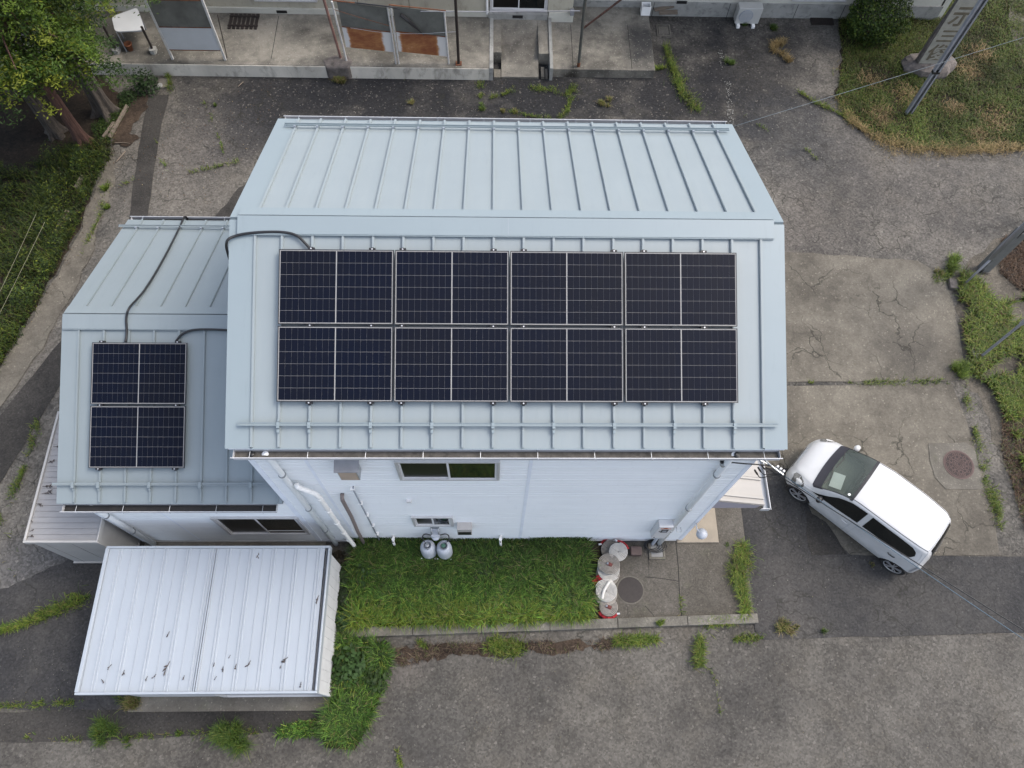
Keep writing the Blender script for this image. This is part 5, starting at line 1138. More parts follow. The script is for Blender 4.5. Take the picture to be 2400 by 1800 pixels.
cl([(1860,897),(2020,899),(2180,895),(2240,897)],.07,1500,s=4,p=.42); cl([(2258,905),(2275,980),(2295,1060),(2310,1140),(2335,1220)],.10,2600,s=5,p=.38)
cl([(2330,1150),(2345,1240)],.08,700,s=6,p=.2); cl([(0,1655),(120,1650),(250,1640),(330,1636),(420,1630)],.06,1300,s=7,p=.4); cl([(60,1728),(200,1735),(400,1722),(620,1712),(760,1690)],.06,1300,s=8,p=.45)
cl([(0,1480),(60,1462),(130,1430),(210,1400)],.16,2600,s=9,p=.25,h1=.16); cl([(330,1640),(300,1645),(560,1570),(0,1480)][:2],.1,300,s=9)
cl([(90,990),(75,1050),(50,1120),(20,1180),(0,1230)],.11,2000,s=10,p=.35); cl([(40,1230),(20,1290),(0,1370)],.2,1500,s=11,p=.4)
cl([(368,330),(378,375),(400,400),(430,410),(500,395),(560,380)],.06,1100,s=12,p=.4); cl([(250,435),(300,428),(318,425)],.05,500,s=13,p=.2); cl([(480,240),(500,290),(520,340),(530,380)],.05,500,s=14,p=.45)
cl([(235,420),(245,455),(240,500),(212,560),(190,600)],.09,900,s=15,p=.3); cl([(180,170),(300,172)],.1,10); cl([(395,175),(402,215)],.06,350,s=5,p=.1,h1=.16)
cl([(830,178),(900,176),(1000,178),(1100,176)],.07,900,s=16,p=.45); cl([(1400,168),(1480,172),(1560,160)],.09,1500,s=17,p=.2,h1=.13)
cl([(1560,110),(1572,150),(1588,190),(1600,225),(1630,250),(1635,275)],.14,3200,s=18,p=.15,h1=.16); cl([(1125,195),(1128,230),(1170,228),(1210,210)],.09,1100,s=19,p=.25); cl([(1240,205),(1300,215),(1330,225),(1345,205),(1330,260),(1310,280)],.11,1800,s=20,p=.25)
cl([(1120,262),(1140,255),(1190,262),(1250,275),(1290,280)],.08,700,s=21,p=.3); cl([(1870,215),(1905,240),(1940,255),(1985,280)],.08,1100,s=22,p=.2); cl([(1740,270),(1800,310)],.04,160,s=23,p=.3); cl([(1885,350),(1915,375)],.05,180,s=24,p=.1)
cl([(1735,1278),(1740,1310),(1725,1350),(1735,1390),(1745,1425),(1738,1445)],.14,3800,s=25,p=.05,h0=.08,h1=.20); cl([(1650,1462),(1720,1458)],.10,1100,s=26,p=.1,h1=.15); cl([(1440,1505),(1540,1500)],.09,1700,s=27,p=.1,h0=.06,h1=.16)
cl([(1150,1512),(1220,1520)],.14,1400,s=28,p=.05,h0=.06,h1=.17); cl([(980,1505),(1000,1515)],.09,260,s=29,p=0); cl([(1640,1500),(1635,1560)],.08,900,s=30,p=0,h0=.08,h1=.17); cl([(1720,1500),(1780,1495)],.08,500,s=31,p=.2)
cl([(925,1740),(935,1775),(945,1800)],.04,220,s=32,p=.2); cl([(1655,1560),(1680,1600),(1685,1680)],.03,160,s=33,p=.3); cl([(1592,1400),(1597,1440)],.03,120,s=34,p=.1)
cl([(2190,655),(2230,640)],.12,600,s=35,p=.0)
join_fr('crack_weeds', cw, 'low weeds growing in the cracks and joints of the paving')
# grass and brown litter on the far right verge
RV = PX((2250,640),(2290,665),(2330,720),(2400,700),(2520,700),(2520,1250),(2420,1180),(2375,1030),(2325,915),(2275,875),(2262,800),(2245,720))
P = scatter(RV, 42000); nz = vnoise(P, 1.3, 21); nz2 = vnoise(P, 3, 22); k = nz*.6+nz2*.45+vnoise(P,8,23)*.25 > .56; P = P[k]; n = len(P)
c = pick(n, YG+[(.10,.055,.03)], [4,4,3,1,1.2]); h = rng.uniform(.08,.26,n)
blades_mesh('verge_grass', np.column_stack([P,np.full(n,.01)]), h, h*rng.uniform(.6,1.4,n), rng.uniform(.011,.020,n), c*.95, kind='stuff', label='bright green grass on the verge along the right edge')
P = scatter(PX((2345,560),(2420,540),(2520,700),(2400,690),(2340,640)), 5000); n = len(P); h = rng.uniform(.04,.12,n)
blades_mesh('dead_grass', np.column_stack([P,np.full(n,.01)]), h, h*rng.uniform(.8,1.8,n), rng.uniform(.008,.014,n), pick(n, [(.10,.06,.035),(.16,.10,.06),(.06,.035,.025)], [3,2,2]), kind='stuff', label='brown dead grass near the concrete utility pole')
P = scatter(PX((2350,930),(2420,850),(2500,1300),(2400,1240),(2345,1060)), 6000); n = len(P); h = rng.uniform(.04,.10,n)
blades_mesh('dead_grass', np.column_stack([P,np.full(n,.01)]), h, h*rng.uniform(.8,1.8,n), rng.uniform(.008,.014,n), pick(n, [(.10,.06,.035),(.16,.10,.06),(.06,.035,.025),(.1,.13,.03)], [3,2,2,1.5]), kind='stuff', label='brown dead grass along the lower right verge')
# dry brown litter under the kerb
P = scatter(PX((900,1530),(960,1514),(1250,1505),(1465,1498),(1450,1516),(1380,1528),(1200,1524),(1060,1530),(940,1560)), 6000); P = P[vnoise(P,2.4,77)*.6+vnoise(P,7,78)*.5 > .52]; n = len(P); h = rng.uniform(.01,.05,n)
blades_mesh('dead_grass', np.column_stack([P,np.full(n,.02)]), h, h*rng.uniform(1.5,4,n), rng.uniform(.006,.011,n), pick(n, [(.09,.06,.04),(.18,.135,.09),(.05,.032,.024),(.10,.13,.03)], [3,2.5,3,.6]), kind='stuff', label='brown withered grass lying along the foot of the kerb')
# single tufts
tufts = [(545,1718,.34,1500,.30,0,'largest round grass tuft, on the asphalt right below the white shed'),(232,1722,.24,800,.22,0,'grass tuft on the asphalt below the left corner of the white shed'),(315,1645,.20,500,.24,3,'yellowish spiky tuft at the front left of the shed slab'),
 (295,1735,.09,140,.14,0,'small tuft between the two round ones below the shed'),(420,1718,.08,120,.12,0,'tiny tuft midway below the white shed'),(1838,1462,.20,420,.20,3,'spiky yellowish tuft right of the kerb end'),(1868,1470,.07,80,.10,3,'tiny dry tuft beside the spiky one near the kerb end'),
 (1928,1480,.06,70,.12,0,'small lone tuft on the road edge below the car'),(1703,1275,.07,110,.10,0,'tiny tuft at the corner of the beige entrance slab'),(1540,1462,.10,180,.13,1,'small tuft on the kerb top below the square joint'),(2246,870,.26,1000,.24,1,'bright tuft at the corner between the two concrete slabs'),
 (2235,620,.24,900,.22,1,'bright tuft left of the concrete utility pole'),(2200,640,.12,260,.12,3,'low tuft at the upper right corner of the concrete slab'),(1715,148,.15,320,.14,0,'lone tuft on the dark asphalt behind the tall building'),(1421,240,.16,420,.14,3,'round tuft behind the roof, left of the lone one'),
 (1130,253,.12,260,.13,0,'small green tuft behind the middle of the back eave'),(1178,260,.09,160,.11,3,'second small tuft behind the middle of the back eave'),(1207,262,.09,160,.11,3,'third small tuft behind the middle of the back eave'),(968,240,.11,160,.10,3,'faint tuft behind the left half of the back eave'),
 (1745,55,.14,320,.20,0,'green tuft under the outdoor air conditioning unit'),(1810,65,.18,360,.18,0,'green tuft right of the outdoor air conditioning unit'),(1828,110,.30,700,.20,2,'big spray of dry straw right of the air conditioning unit'),(1850,140,.22,400,.14,2,'flattened straw tuft below the big spray'),
 (672,160,.09,140,.20,0,'small weed at the foot of the left porch face'),(974,155,.10,260,.30,0,'tall leafy weed against the porch face under the rusty sheets'),(1040,170,.12,220,.16,3,'pale tuft at the porch foot by the black post'),(870,165,.14,200,.14,3,'faint tuft at the porch foot left of the leafy weed'),
 (800,190,.16,420,.20,3,'tuft in front of the dark porch footing'),(505,248,.07,90,.10,0,'tiny tuft on the cracked asphalt between trench and roof'),(255,485,.10,200,.13,1,'small bright tuft left of the trench strip'),(248,440,.13,300,.16,1,'bright tuft at the edge of the concrete path'),
 (1640,1610,.01,5,.05,2,''),(2043,1325,.10,60,.05,3,'flat yellow sprig beneath the rear of the car'),(2350,60,.2,700,.12,1,'')]
for (u, v, r, n, hh, kind_, lb) in tufts:
    if not lb: continue
    x, y = G(u, v, hh*.3); n = int(n*.8); cs_ = rng.normal(size=(5,2))*r*.34; q = cs_[rng.integers(0,5,n)]+rng.normal(size=(n,2))*r*.20; ang = np.arctan2(q[:,1], q[:,0])+rng.normal(size=n)*1.3
    pal = [([(.05,.10,.018),(.085,.14,.022),(.14,.17,.035)],[3,3,1]), ([(.10,.17,.02),(.16,.22,.03),(.07,.11,.02)],[3,3,2]), (STR,[4,2,.5]), ([(.12,.15,.03),(.20,.18,.06),(.26,.20,.10)],[3,3,2])][kind_]
    h = rng.uniform(.4,1,n)*hh; zb = .135 if v == 1462 and u == 1540 else .015
    blades_mesh('weed_tuft', np.column_stack([x+q[:,0], y+q[:,1], np.full(n,zb)]), h, h*.35+np.hypot(q[:,0],q[:,1])*.5*rng.uniform(.2,1.4,n), rng.uniform(.007,.012,n), pick(n,*pal), label=lb, cat='weed', group='grass tufts in the paving', ang=ang)
# pebbles, dry leaves and crumbs of old paint lying about
def crumbs(name, poly, n, pal, wts, s0, s1, label, thr=0, sc_=1.2):
    P = scatter(poly, n); P = P[vnoise(P, sc_, 61) > thr]; n = len(P); nr = rng.normal(size=(n,3))*.35+np.array([0,0,1]); nr /= np.linalg.norm(nr,axis=1,keepdims=True)
    leaves_mesh(name, np.column_stack([P, np.full(n,.045)]), nr, rng.uniform(s0,s1,n), pick(n,pal,wts), .6, kind='stuff', label=label)
crumbs('dry_leaves', PX((245,300),(640,190),(640,270),(500,480),(300,470),(200,560),(60,800),(20,800)), 900, [(.14,.08,.04),(.07,.045,.03),(.30,.24,.14)], [3,3,1], .015, .045, 'scattered dry leaves on the cracked asphalt behind the annexe')
crumbs('dry_leaves', PX((640,190),(1700,170),(1950,250),(1950,340),(1730,290),(640,272)), 900, [(.30,.28,.24),(.12,.08,.05),(.4,.38,.34)], [3,2,1.5], .012, .035, 'pale crumbs scattered on the dark asphalt behind the tall building')
crumbs('dry_leaves', PX((0,1500),(760,1570),(900,1600),(2400,1500),(2400,1800),(0,1800)), 1500, [(.24,.22,.19),(.10,.07,.045),(.20,.16,.08)], [3,2,1], .010, .028, 'tiny crumbs scattered over the road at the bottom')
crumbs('dry_leaves', PX((1720,600),(2260,620),(2330,1300),(1750,1450),(1640,1460),(1600,1280)), 900, [(.30,.28,.24),(.10,.07,.045),(.20,.18,.08)], [3,2,1], .010, .030, 'tiny crumbs scattered over the concrete slabs and the drive')
crumbs('paint_flakes', PX((1680,118),(1692,118),(1712,200),(1722,296),(1706,296),(1698,200)), 260, [(.34,.34,.32)], [1], .015, .055, 'broken white paint flakes of a worn line on the asphalt', .35, 4)
# undergrowth left
UG = PX((-300,420),(60,400),(140,360),(200,340),(262,335),(262,370),(225,430),(190,520),(150,600),(100,700),(40,800),(-10,880),(-200,1000))
P = scatter(UG, 60000); nz = vnoise(P, .75, 31); nz2 = vnoise(P, 2.4, 32)
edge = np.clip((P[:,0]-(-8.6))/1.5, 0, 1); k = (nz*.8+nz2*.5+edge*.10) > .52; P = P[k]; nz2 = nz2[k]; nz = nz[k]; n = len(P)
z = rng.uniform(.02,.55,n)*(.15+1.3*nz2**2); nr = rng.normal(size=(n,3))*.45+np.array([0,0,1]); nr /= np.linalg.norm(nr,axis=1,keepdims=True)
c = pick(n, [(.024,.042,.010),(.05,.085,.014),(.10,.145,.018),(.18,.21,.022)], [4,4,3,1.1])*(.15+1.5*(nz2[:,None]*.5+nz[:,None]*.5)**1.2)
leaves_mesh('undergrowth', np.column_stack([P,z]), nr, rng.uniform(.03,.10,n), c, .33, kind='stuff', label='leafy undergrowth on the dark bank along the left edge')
P = scatter(UG, 26000); P = P+rng.normal(size=P.shape)*.06; k = vnoise(P,1.6,51)*.6+vnoise(P,5,52)*.4 > .40; P = P[k]; n = len(P); h = rng.uniform(.08,.30,n)
blades_mesh('undergrowth', np.column_stack([P,np.full(n,.03)]), h, h*rng.uniform(.5,1.4,n), rng.uniform(.008,.018,n), pick(n, [(.025,.045,.010),(.055,.085,.014),(.11,.14,.02),(.05,.032,.018)], [3,3,1.5,1.2]), kind='stuff', label='wiry weeds mixed into the leafy undergrowth on the left bank')
for (u,v,r,n,h) in ((100,650,.55,0,0),): pass
broadleaf(335,185,.42,520,.09,(.03,.06,.018),z0=.02,h=.75,name='ivy_shrub',label='small dark shrub climbing the stained porch end',cat='shrub')
broadleaf(298,222,.35,380,.07,(.035,.07,.018),z0=.02,h=.2,name='broadleaf_weed',label='low leafy weeds beside the brown needle litter',cat='weed')
P = scatter(PX((215,300),(300,235),(310,245),(262,330),(230,340)), 1800); n = len(P); nr = rng.normal(size=(n,3))*.4+np.array([0,0,1]); nr /= np.linalg.norm(nr,axis=1,keepdims=True)
leaves_mesh('undergrowth', np.column_stack([P,rng.uniform(.02,.15,n)]), nr, rng.uniform(.03,.07,n), pick(n,[(.03,.06,.012),(.06,.10,.016)],[2,2]), .5, kind='stuff', label='low ivy between the tree roots and the timber edging')
# trees
def tree(x, y, r0, hgt, rad, zc, bark, label, seed, nclump=480, lean=(0,0), roots=5):
    g = np.random.default_rng(seed); t_ = empty('cedar_tree', (x, y, 0), label, 'tree', 'cedars in the top left corner')
    B = MB(); zs = [0,.08,.15,.25,.4,.6,.9,1.3,1.7,2.1,2.6,3.1,3.5,4.5,5.5,7.5,hgt]; n = 40; vs = []; gr = g.normal(size=(len(zs), n))*.025+g.normal(size=n)[None]*.05
    ph = g.uniform(0,6,3)
    for iz_, z in enumerate(zs):
        fl = 1+1.2*math.exp(-z/.22)
        for k in range(n):
            a = 2*math.pi*k/n; q = r0*(1-z/hgt*.85)*(1+gr[iz_,k]+.10*math.sin(5*a+ph[0])+.06*math.sin(9*a+ph[1]))*(1+(fl-1)*(.55+.45*math.sin(roots*a+ph[2]))); vs.append((x+lean[0]*z+q*math.cos(a), y+lean[1]*z+q*math.sin(a), z))
    B.add(vs, [(i*n+k, i*n+(k+1)%n, (i+1)*n+(k+1)%n, (i+1)*n+k) for i in range(len(zs)-1) for k in range(n)]); B.build('trunk', bark, t_, smooth=True)
    C = []; L = MB()
    for i in range(nclump):
        z = zc+(hgt-zc)*g.random()**1.5; f = (z-zc)/(hgt-zc); rmax = rad*(1-f)**.75*(.82+.3*g.random()); a = g.uniform(0,2*math.pi); q = rmax*(.45+.55*g.random()**.5)
        cp_ = np.array([x+q*math.cos(a), y+q*math.sin(a), z-.1*q]); l0_ = np.array([-6.0,14.75,1.15]); ld_ = CAM-l0_; ld_ = ld_/np.linalg.norm(ld_)
        if np.linalg.norm(np.cross(cp_-l0_, ld_)) < .72: continue
        C.append((x+lean[0]*z+q*math.cos(a), y+lean[1]*z+q*math.sin(a), z-.10*q, a))
        if len(C) % 5 == 0: L.tube([(x+lean[0]*z, y+lean[1]*z, z+.2), (x+lean[0]*z+q*.6*math.cos(a), y+lean[1]*z+q*.6*math.sin(a), z+.1), C[-1][:3]], [.04,.025,.01], 5)
    L.build('limbs', bark, t_)
    P, NR, SZ, CO = [], [], [], []
    for (cx, cy, cz, a) in C:
        m = 95; d = np.array([math.cos(a), math.sin(a), -.25]); s = np.array([-math.sin(a), math.cos(a), 0])
        u = g.random(m)**.7; w_ = g.normal(size=m)*.20*(1.15-u*.7); hh = g.normal(size=m)*.055
        fan = np.array([cx,cy,cz])[None]+d*((u-.5)*.85)[:,None]+s*w_[:,None]+np.array([0,0,1])*(hh-np.abs(w_)*.35)[:,None]
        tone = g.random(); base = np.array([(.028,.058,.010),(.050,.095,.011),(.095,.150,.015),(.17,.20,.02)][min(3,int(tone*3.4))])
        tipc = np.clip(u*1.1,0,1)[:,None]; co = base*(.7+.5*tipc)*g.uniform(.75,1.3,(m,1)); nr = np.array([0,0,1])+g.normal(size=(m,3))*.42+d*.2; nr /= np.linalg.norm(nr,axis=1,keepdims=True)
        P.append(fan); NR.append(nr); SZ.append(g.uniform(.06,.12,m)); CO.append(co)
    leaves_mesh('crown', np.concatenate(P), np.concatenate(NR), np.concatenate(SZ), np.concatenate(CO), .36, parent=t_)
    return t_
tree(-7.85,11.75,.175,9.5,2.4,3.2,M['bark'],'grey barked cedar, leftmost of the three trunks',1)
tree(-6.95,11.35,.145,9.0,2.0,3.8,M['barkred'],'red barked cedar, middle of the three trunks',2)
tree(-6.60,12.55,.21,10,2.15,3.0,M['bark'],'thickest cedar with flared roots, nearest the porch',3,roots=4)
tree(-9.4,13.4,.22,10,2.6,3.0,M['bark'],'cedar hidden behind the others in the top left corner',4)
tree(-8.0,14.4,.2,9,1.9,3.4,M['bark'],'cedar overhanging the white table and the porch',5)
# shrub by the monument
sh = empty('shrub', (16.4,16.1,0), 'dense dark green shrub against the cream wall beside the lawn', 'shrub')
B = MB()
for k in range(9): a = k*.7; B.tube([(16.4,16.1,0),(16.4+.4*math.cos(a),16.1+.3*math.sin(a),.6),(16.4+.9*math.cos(a),16.1+.6*math.sin(a),1.1)],[.03,.02,.008],5)
B.build('branches', M['bark'], sh)
q = rng.normal(size=(9000,3)); q /= np.linalg.norm(q,axis=1,keepdims=True); q *= (rng.uniform(.45,1,(9000,1))**.5)*(.80+.35*vnoise(q[:,:2]*2+q[:,2:]*1.3,1.7,41))[:,None]
P = np.array([16.4,16.15,.72])+q*np.array([1.05,.85,.80]); P = P[P[:,2]>.03]; n = len(P); nr = (P-np.array([16.4,16.15,.5]))+rng.normal(size=(n,3))*.5; nr /= np.linalg.norm(nr,axis=1,keepdims=True)
c = pick(n,[(.030,.060,.012),(.065,.115,.018),(.14,.19,.03)],[4,4,1.6]); leaves_mesh('foliage', P, nr, rng.uniform(.05,.09,n), c, .55, parent=sh)

# ------------------------------------------------------------------ car
def newpaint():
    m, t, b = newmat('white_car_paint'); b.inputs['Base Color'].default_value = (.6,.6,.6,1); b.inputs['Roughness'].default_value = .28; b.inputs['Coat Weight'].default_value = .35; b.inputs['Coat Roughness'].default_value = .06
    n = noise(t, coords(t), 3, 4); t.links.new(mixc(t, ramp(t,n,.4,.7), (.47,.475,.475), (.43,.435,.435)), b.inputs['Base Color']); return m
M['paint'] = newpaint(); M['tint'] = glass_mat('tinted_car_glass', (.006,.0065,.006), .04); M['rubbertrim'] = plain('black_trim', (.014,.014,.016), .5, var=.15)
M['cowl'] = plain('cowl_plastic', (.022,.021,.028), .6, var=.2); M['dash'] = plain('grey_dashboard', (.16,.17,.15), .8, var=.15); M['seat'] = plain('car_interior_dark', (.03,.03,.03), .9, var=.2)
M['paper'] = plain('white_paper', (.75,.77,.75), .8, var=.03); M['chrome'] = plain('silver_alloy', (.55,.55,.56), .3, metal=.6, var=.06); M['lamp'] = plain('headlamp_lens', (.16,.16,.15), .12, var=.4, scale=14); M['lampwhite'] = plain('headlamp_bulb', (.7,.7,.68), .2, var=.05)
m, t, b = newmat('windscreen'); o = [x for x in t.nodes if x.type == 'OUTPUT_MATERIAL'][0]; tr = t.nodes.new('ShaderNodeBsdfTransparent'); tr.inputs[0].default_value = (.82,.88,.84,1)
b.inputs['Base Color'].default_value = (.11,.13,.115,1); b.inputs['Roughness'].default_value = .05; mx = t.nodes.new('ShaderNodeMixShader'); mx.inputs[0].default_value = .60
t.links.new(b.outputs[0], mx.inputs[1]); t.links.new(tr.outputs[0], mx.inputs[2]); t.links.new(mx.outputs[0], o.inputs[0]); M['windscreen'] = m
hub1, hub2 = at(1870.5,1160.6,z=.27), at(2088.6,1327.7,z=.27); hd = (hub1-hub2)[:2]; hd = hd/np.linalg.norm(hd); ctr = (hub1+hub2)[:2]/2 + .685*np.array([hd[1], -hd[0]])
CL, CB = 3.395, 2.455; XF = 1.70     # local x forward, y left
car = empty('parked_car', (ctr[0], ctr[1], .026), 'small white hatchback parked at an angle beside the tall building, paper on its dashboard', 'car')
car.rotation_euler = (0, 0, math.atan2(hd[1], hd[0]))
# stations: x, width at sill, width mid, belt height, belt half-width, roof-edge half-width, roof-edge z, centre z, bottom z
ST = [(-1.690,.50,.56,.62,.55,.44,.66,.68,.30),(-1.665,.53,.61,.80,.60,.42,.90,.95,.25),(-1.63,.58,.655,.90,.645,.455,1.10,1.17,.22),(-1.58,.62,.69,.96,.675,.48,1.27,1.345,.20),(-1.48,.655,.715,.98,.70,.505,1.365,1.44,.19),(-1.2,.69,.733,.97,.72,.55,1.41,1.482,.18),
      (-.6,.70,.737,.935,.728,.585,1.43,1.505,.17),(.0,.70,.737,.90,.728,.59,1.43,1.505,.17),(.35,.70,.737,.88,.724,.58,1.39,1.47,.17),(.55,.70,.737,.87,.72,.585,1.33,1.42,.17),(.80,.70,.737,.86,.715,.60,1.19,1.285,.17),(1.02,.70,.735,.845,.708,.625,1.03,1.115,.17),
      (1.16,.695,.73,.83,.70,.635,.925,1.00,.18),(1.30,.69,.722,.80,.685,.60,.87,.935,.19),(1.45,.67,.705,.755,.655,.55,.815,.875,.20),(1.58,.62,.655,.69,.59,.48,.745,.79,.21),(1.66,.54,.575,.61,.51,.41,.66,.70,.22),(1.71,.44,.47,.50,.42,.33,.54,.56,.24)]
ST = np.array(ST); _k = ST[:,0] < -1.2; ST[:5,0] = (-1.575,-1.56,-1.505,-1.435,-1.35); TS = np.array([0,.10,.26,.52,.60,.80,.87,1.0])
def interp_st(x):
    # smooth interpolation of stations
    xs_ = ST[:,0]; i = int(np.clip(np.searchsorted(xs_, x)-1, 0, len(xs_)-2)); h = xs_[i+1]-xs_[i]; f = (x-xs_[i])/h
    def sl(j):
        if j == 0: return (ST[1]-ST[0])/(xs_[1]-xs_[0])
        if j == len(xs_)-1: return (ST[-1]-ST[-2])/(xs_[-1]-xs_[-2])
        d0 = (ST[j]-ST[j-1])/(xs_[j]-xs_[j-1]); d1 = (ST[j+1]-ST[j])/(xs_[j+1]-xs_[j]); return np.where(d0*d1 > 0, 2*d0*d1/(d0+d1+1e-12), 0)
    m0, m1 = sl(i)*h, sl(i+1)*h; f2, f3 = f*f, f*f*f
    return (2*f3-3*f2+1)*ST[i]+(f3-2*f2+f)*m0+(-2*f3+3*f2)*ST[i+1]+(f3-f2)*m1
def section(x):
    _, ws_, wm, zb, wb, wr, zr, zc, z0 = interp_st(x)
    return np.array([(ws_*.93,z0),(ws_,z0+.06),(wm,z0+.30*(zb-z0)+.05),(wm-.006,z0+.72*(zb-z0)),(wb,zb),(wr+.012,zr-.015),(wr-.035,zr+.022),(0,zc)])
def surf(x, t_, off=0):
    P = section(x); i = int(np.clip(np.searchsorted(TS, t_, side='right')-1, 0, len(TS)-2)); f = (t_-TS[i])/(TS[i+1]-TS[i])
    if i in (0,1,2,3): # rounded flank
        a = P[max(i-1,0)]; b_ = P[i]; c = P[i+1]; d = P[min(i+2,4)]
        q = .5*((2*b_)+(-a+c)*f+(2*a-5*b_+4*c-d)*f*f+(-a+3*b_-3*c+d)*f**3)
    elif i == 6: q = np.array([P[6][0]*(1-f), P[6][1]+(P[7][1]-P[6][1])*(1-(1-f)**2)])
    else: q = P[i]+(P[i+1]-P[i])*f
    p = V(x, q[0], q[1])
    return p
def surfo(x, t_, off):
    p = surf(x, t_); e = 1e-3; a = surf(min(x+e,1.70), t_)-surf(max(x-e,-1.57), t_); b_ = surf(x, min(t_+e,1))-surf(x, max(t_-e,0)); n_ = np.cross(a, b_); L = np.linalg.norm(n_); n_ = n_/L if L > 1e-9 else V(0,0,1)
    if n_[1] < -.2 or (abs(n_[1]) <= .2 and n_[2] < 0): n_ = -n_
    return p+n_*off
WX = (CB/2, -CB/2); WR = .30
def cut(x, t_, p):
    for wx in WX:
        if t_ < .6 and (x-wx)**2+(p[2]-.265)**2 < (WR+.015)**2: return True
    return False
def in_ws(x, t_):   # windscreen opening
    return (t_ > .84 and x > .42 and x < 1.13)
xs_c = np.unique(np.concatenate([np.linspace(-1.575,-1.33,22), np.linspace(-1.33,1.45,160), np.linspace(1.45,1.71,16), [.42,1.13]])); ts_c = np.unique(np.concatenate([np.linspace(0,.60,34), np.linspace(.6,.87,14), np.linspace(.87,1,9), [.84]]))
def car_mesh(name, quadfn, mat, off=0, thick=None, smooth=True, parent=None):
    return None
G_ = [[surf(x, t_) for t_ in ts_c] for x in xs_c]
B = MB(); nt_ = len(ts_c); idx = {}
for s in (1, -1):
    vs = []; fs = []
    for row in G_:
        for p in row: vs.append((p[0], s*p[1], p[2]))
    for i in range(len(xs_c)-1):
        for j in range(nt_-1):
            xm, tm = (xs_c[i]+xs_c[i+1])/2, (ts_c[j]+ts_c[j+1])/2; pm = (G_[i][j]+G_[i+1][j+1])/2
            if cut(xm, tm, pm) or in_ws(xm, tm): continue
            q = (i*nt_+j, (i+1)*nt_+j, (i+1)*nt_+j+1, i*nt_+j+1); fs.append(q if s < 0 else tuple(reversed(q)))
    B.add(vs, fs)
for i0, fl in ((0, False), (len(xs_c)-1, True)):      # close the ends
    row = G_[i0]; vs = [(p[0], p[1], p[2]) for p in row]+[(p[0], -p[1], p[2]) for p in reversed(row)]; B.add(vs, [tuple(range(len(vs))) if fl else tuple(reversed(range(len(vs))))])
def carpart(B, name, mat, parent=None, smooth=False, bevel=0):
    me = bpy.data.meshes.new(name); me.from_pydata(B.v, [], B.f); me.update(); me.materials.append(mat)
    if smooth:
        for p in me.polygons: p.use_smooth = True
    o = bpy.data.objects.new(name, me); col.objects.link(o); o.parent = parent or car
    if bevel: b = o.modifiers.new('bevel','BEVEL'); b.width = bevel; b.segments = 2; b.limit_method = 'ANGLE'
    return o
bo = carpart(B, 'body', M['paint'], smooth=True); wm_ = bo.modifiers.new('weld','WELD'); wm_.merge_threshold = .0004
def patch(name, poly, mat, off=.004, sides=(1,-1), res=24, parent=None, smooth=True):
    """panel that follows the body: poly in (x, t); clipped grid"""
    poly = [tuple(p) for p in poly]; xs2 = [p[0] for p in poly]; ts2 = [p[1] for p in poly]; out = []
    for s in sides:
        B = MB(); nx = res*2; vs = []; fs = []
        X = np.linspace(min(xs2), max(xs2), nx+1)
        for x in X:
            xx = min(max(x, min(xs2)+1e-5), max(xs2)-1e-5); cr_ = []
            for k in range(len(poly)):
                (a, ta), (c, tc) = poly[k], poly[(k+1)%len(poly)]
                if (a-xx)*(c-xx) < 0: cr_.append(ta+(tc-ta)*(xx-a)/(c-a))
            lo, hi = min(cr_), max(cr_)
            for j in range(9):
                p = surfo(xx, lo+(hi-lo)*j/8, off); vs.append((p[0], s*p[1], p[2]))
        for i in range(nx):
            for j in range(8):
                q = (i*9+j, (i+1)*9+j, (i+1)*9+j+1, i*9+j+1); fs.append(q if s < 0 else tuple(reversed(q)))
        B.add(vs, fs); out.append(carpart(B, name, mat, parent, smooth))
    return out
patch('side_window', [(1.12,.602),(1.00,.64),(.62,.76),(.36,.785),(.0,.79),(.0,.625),(.5,.612)], M['tint'])
patch('side_window', [(-.12,.625),(-.12,.79),(-.8,.785),(-1.08,.775),(-1.20,.745),(-1.235,.70),(-1.19,.655),(-1.05,.63)], M['tint'])
def strip(name, pts, wd, mat, off=.006, sides=(1,-1), parent=None):
    for s in sides:
        B = MB(); P = [surfo(x, t_, off) for x, t_ in pts]; 
        B.tube([(p[0], s*p[1], p[2]) for p in P], wd, 5); carpart(B, name, mat, parent, True)
strip('roof_moulding', [(x, .865) for x in np.linspace(-1.34,.44,24)], .007, M['rubbertrim'], .002)
strip('door_gap', [(.06,t_) for t_ in np.linspace(.10,.60,12)][::-1]+[(x,.60) for x in ()], .0035, M['greypipe'], .000)
strip('door_gap', [(-.06+.0*t_,t_) for t_ in np.linspace(.12,.62,12)], .003, M['greypipe'], -.001)
strip('door_gap', [(.93-.03*k/10,.12+.48*k/10) for k in range(11)], .003, M['greypipe'], .0)
strip('door_gap', [(-1.34,.60),(-1.355,.66),(-1.34,.72),(-1.29,.775),(-1.1,.795)], .003, M['greypipe'], .0)
strip('bonnet_gap', [(1.10,.70),(1.25,.68),(1.40,.70),(1.54,.78)], .003, M['greypipe'], .0)
strip('tailgate_gap', [(-1.35,.865),(-1.37,.80),(-1.40,.72),(-1.44,.60)], .004, M['greypipe'], .0)
B = MB(); B.tube([tuple(surfo(-1.35,.865,.002)*V(1,s,1)) for s in (1,)] + [tuple(surfo(-1.355,t_,.002)*V(1,1,1)) for t_ in (.9,.95,1)] + [tuple(surfo(-1.355,t_,.002)*V(1,-1,1)) for t_ in (.95,.9)] + [tuple(surfo(-1.35,.865,.002)*V(1,-1,1))], .005, 5); carpart(B, 'tailgate_gap', M['greypipe'])
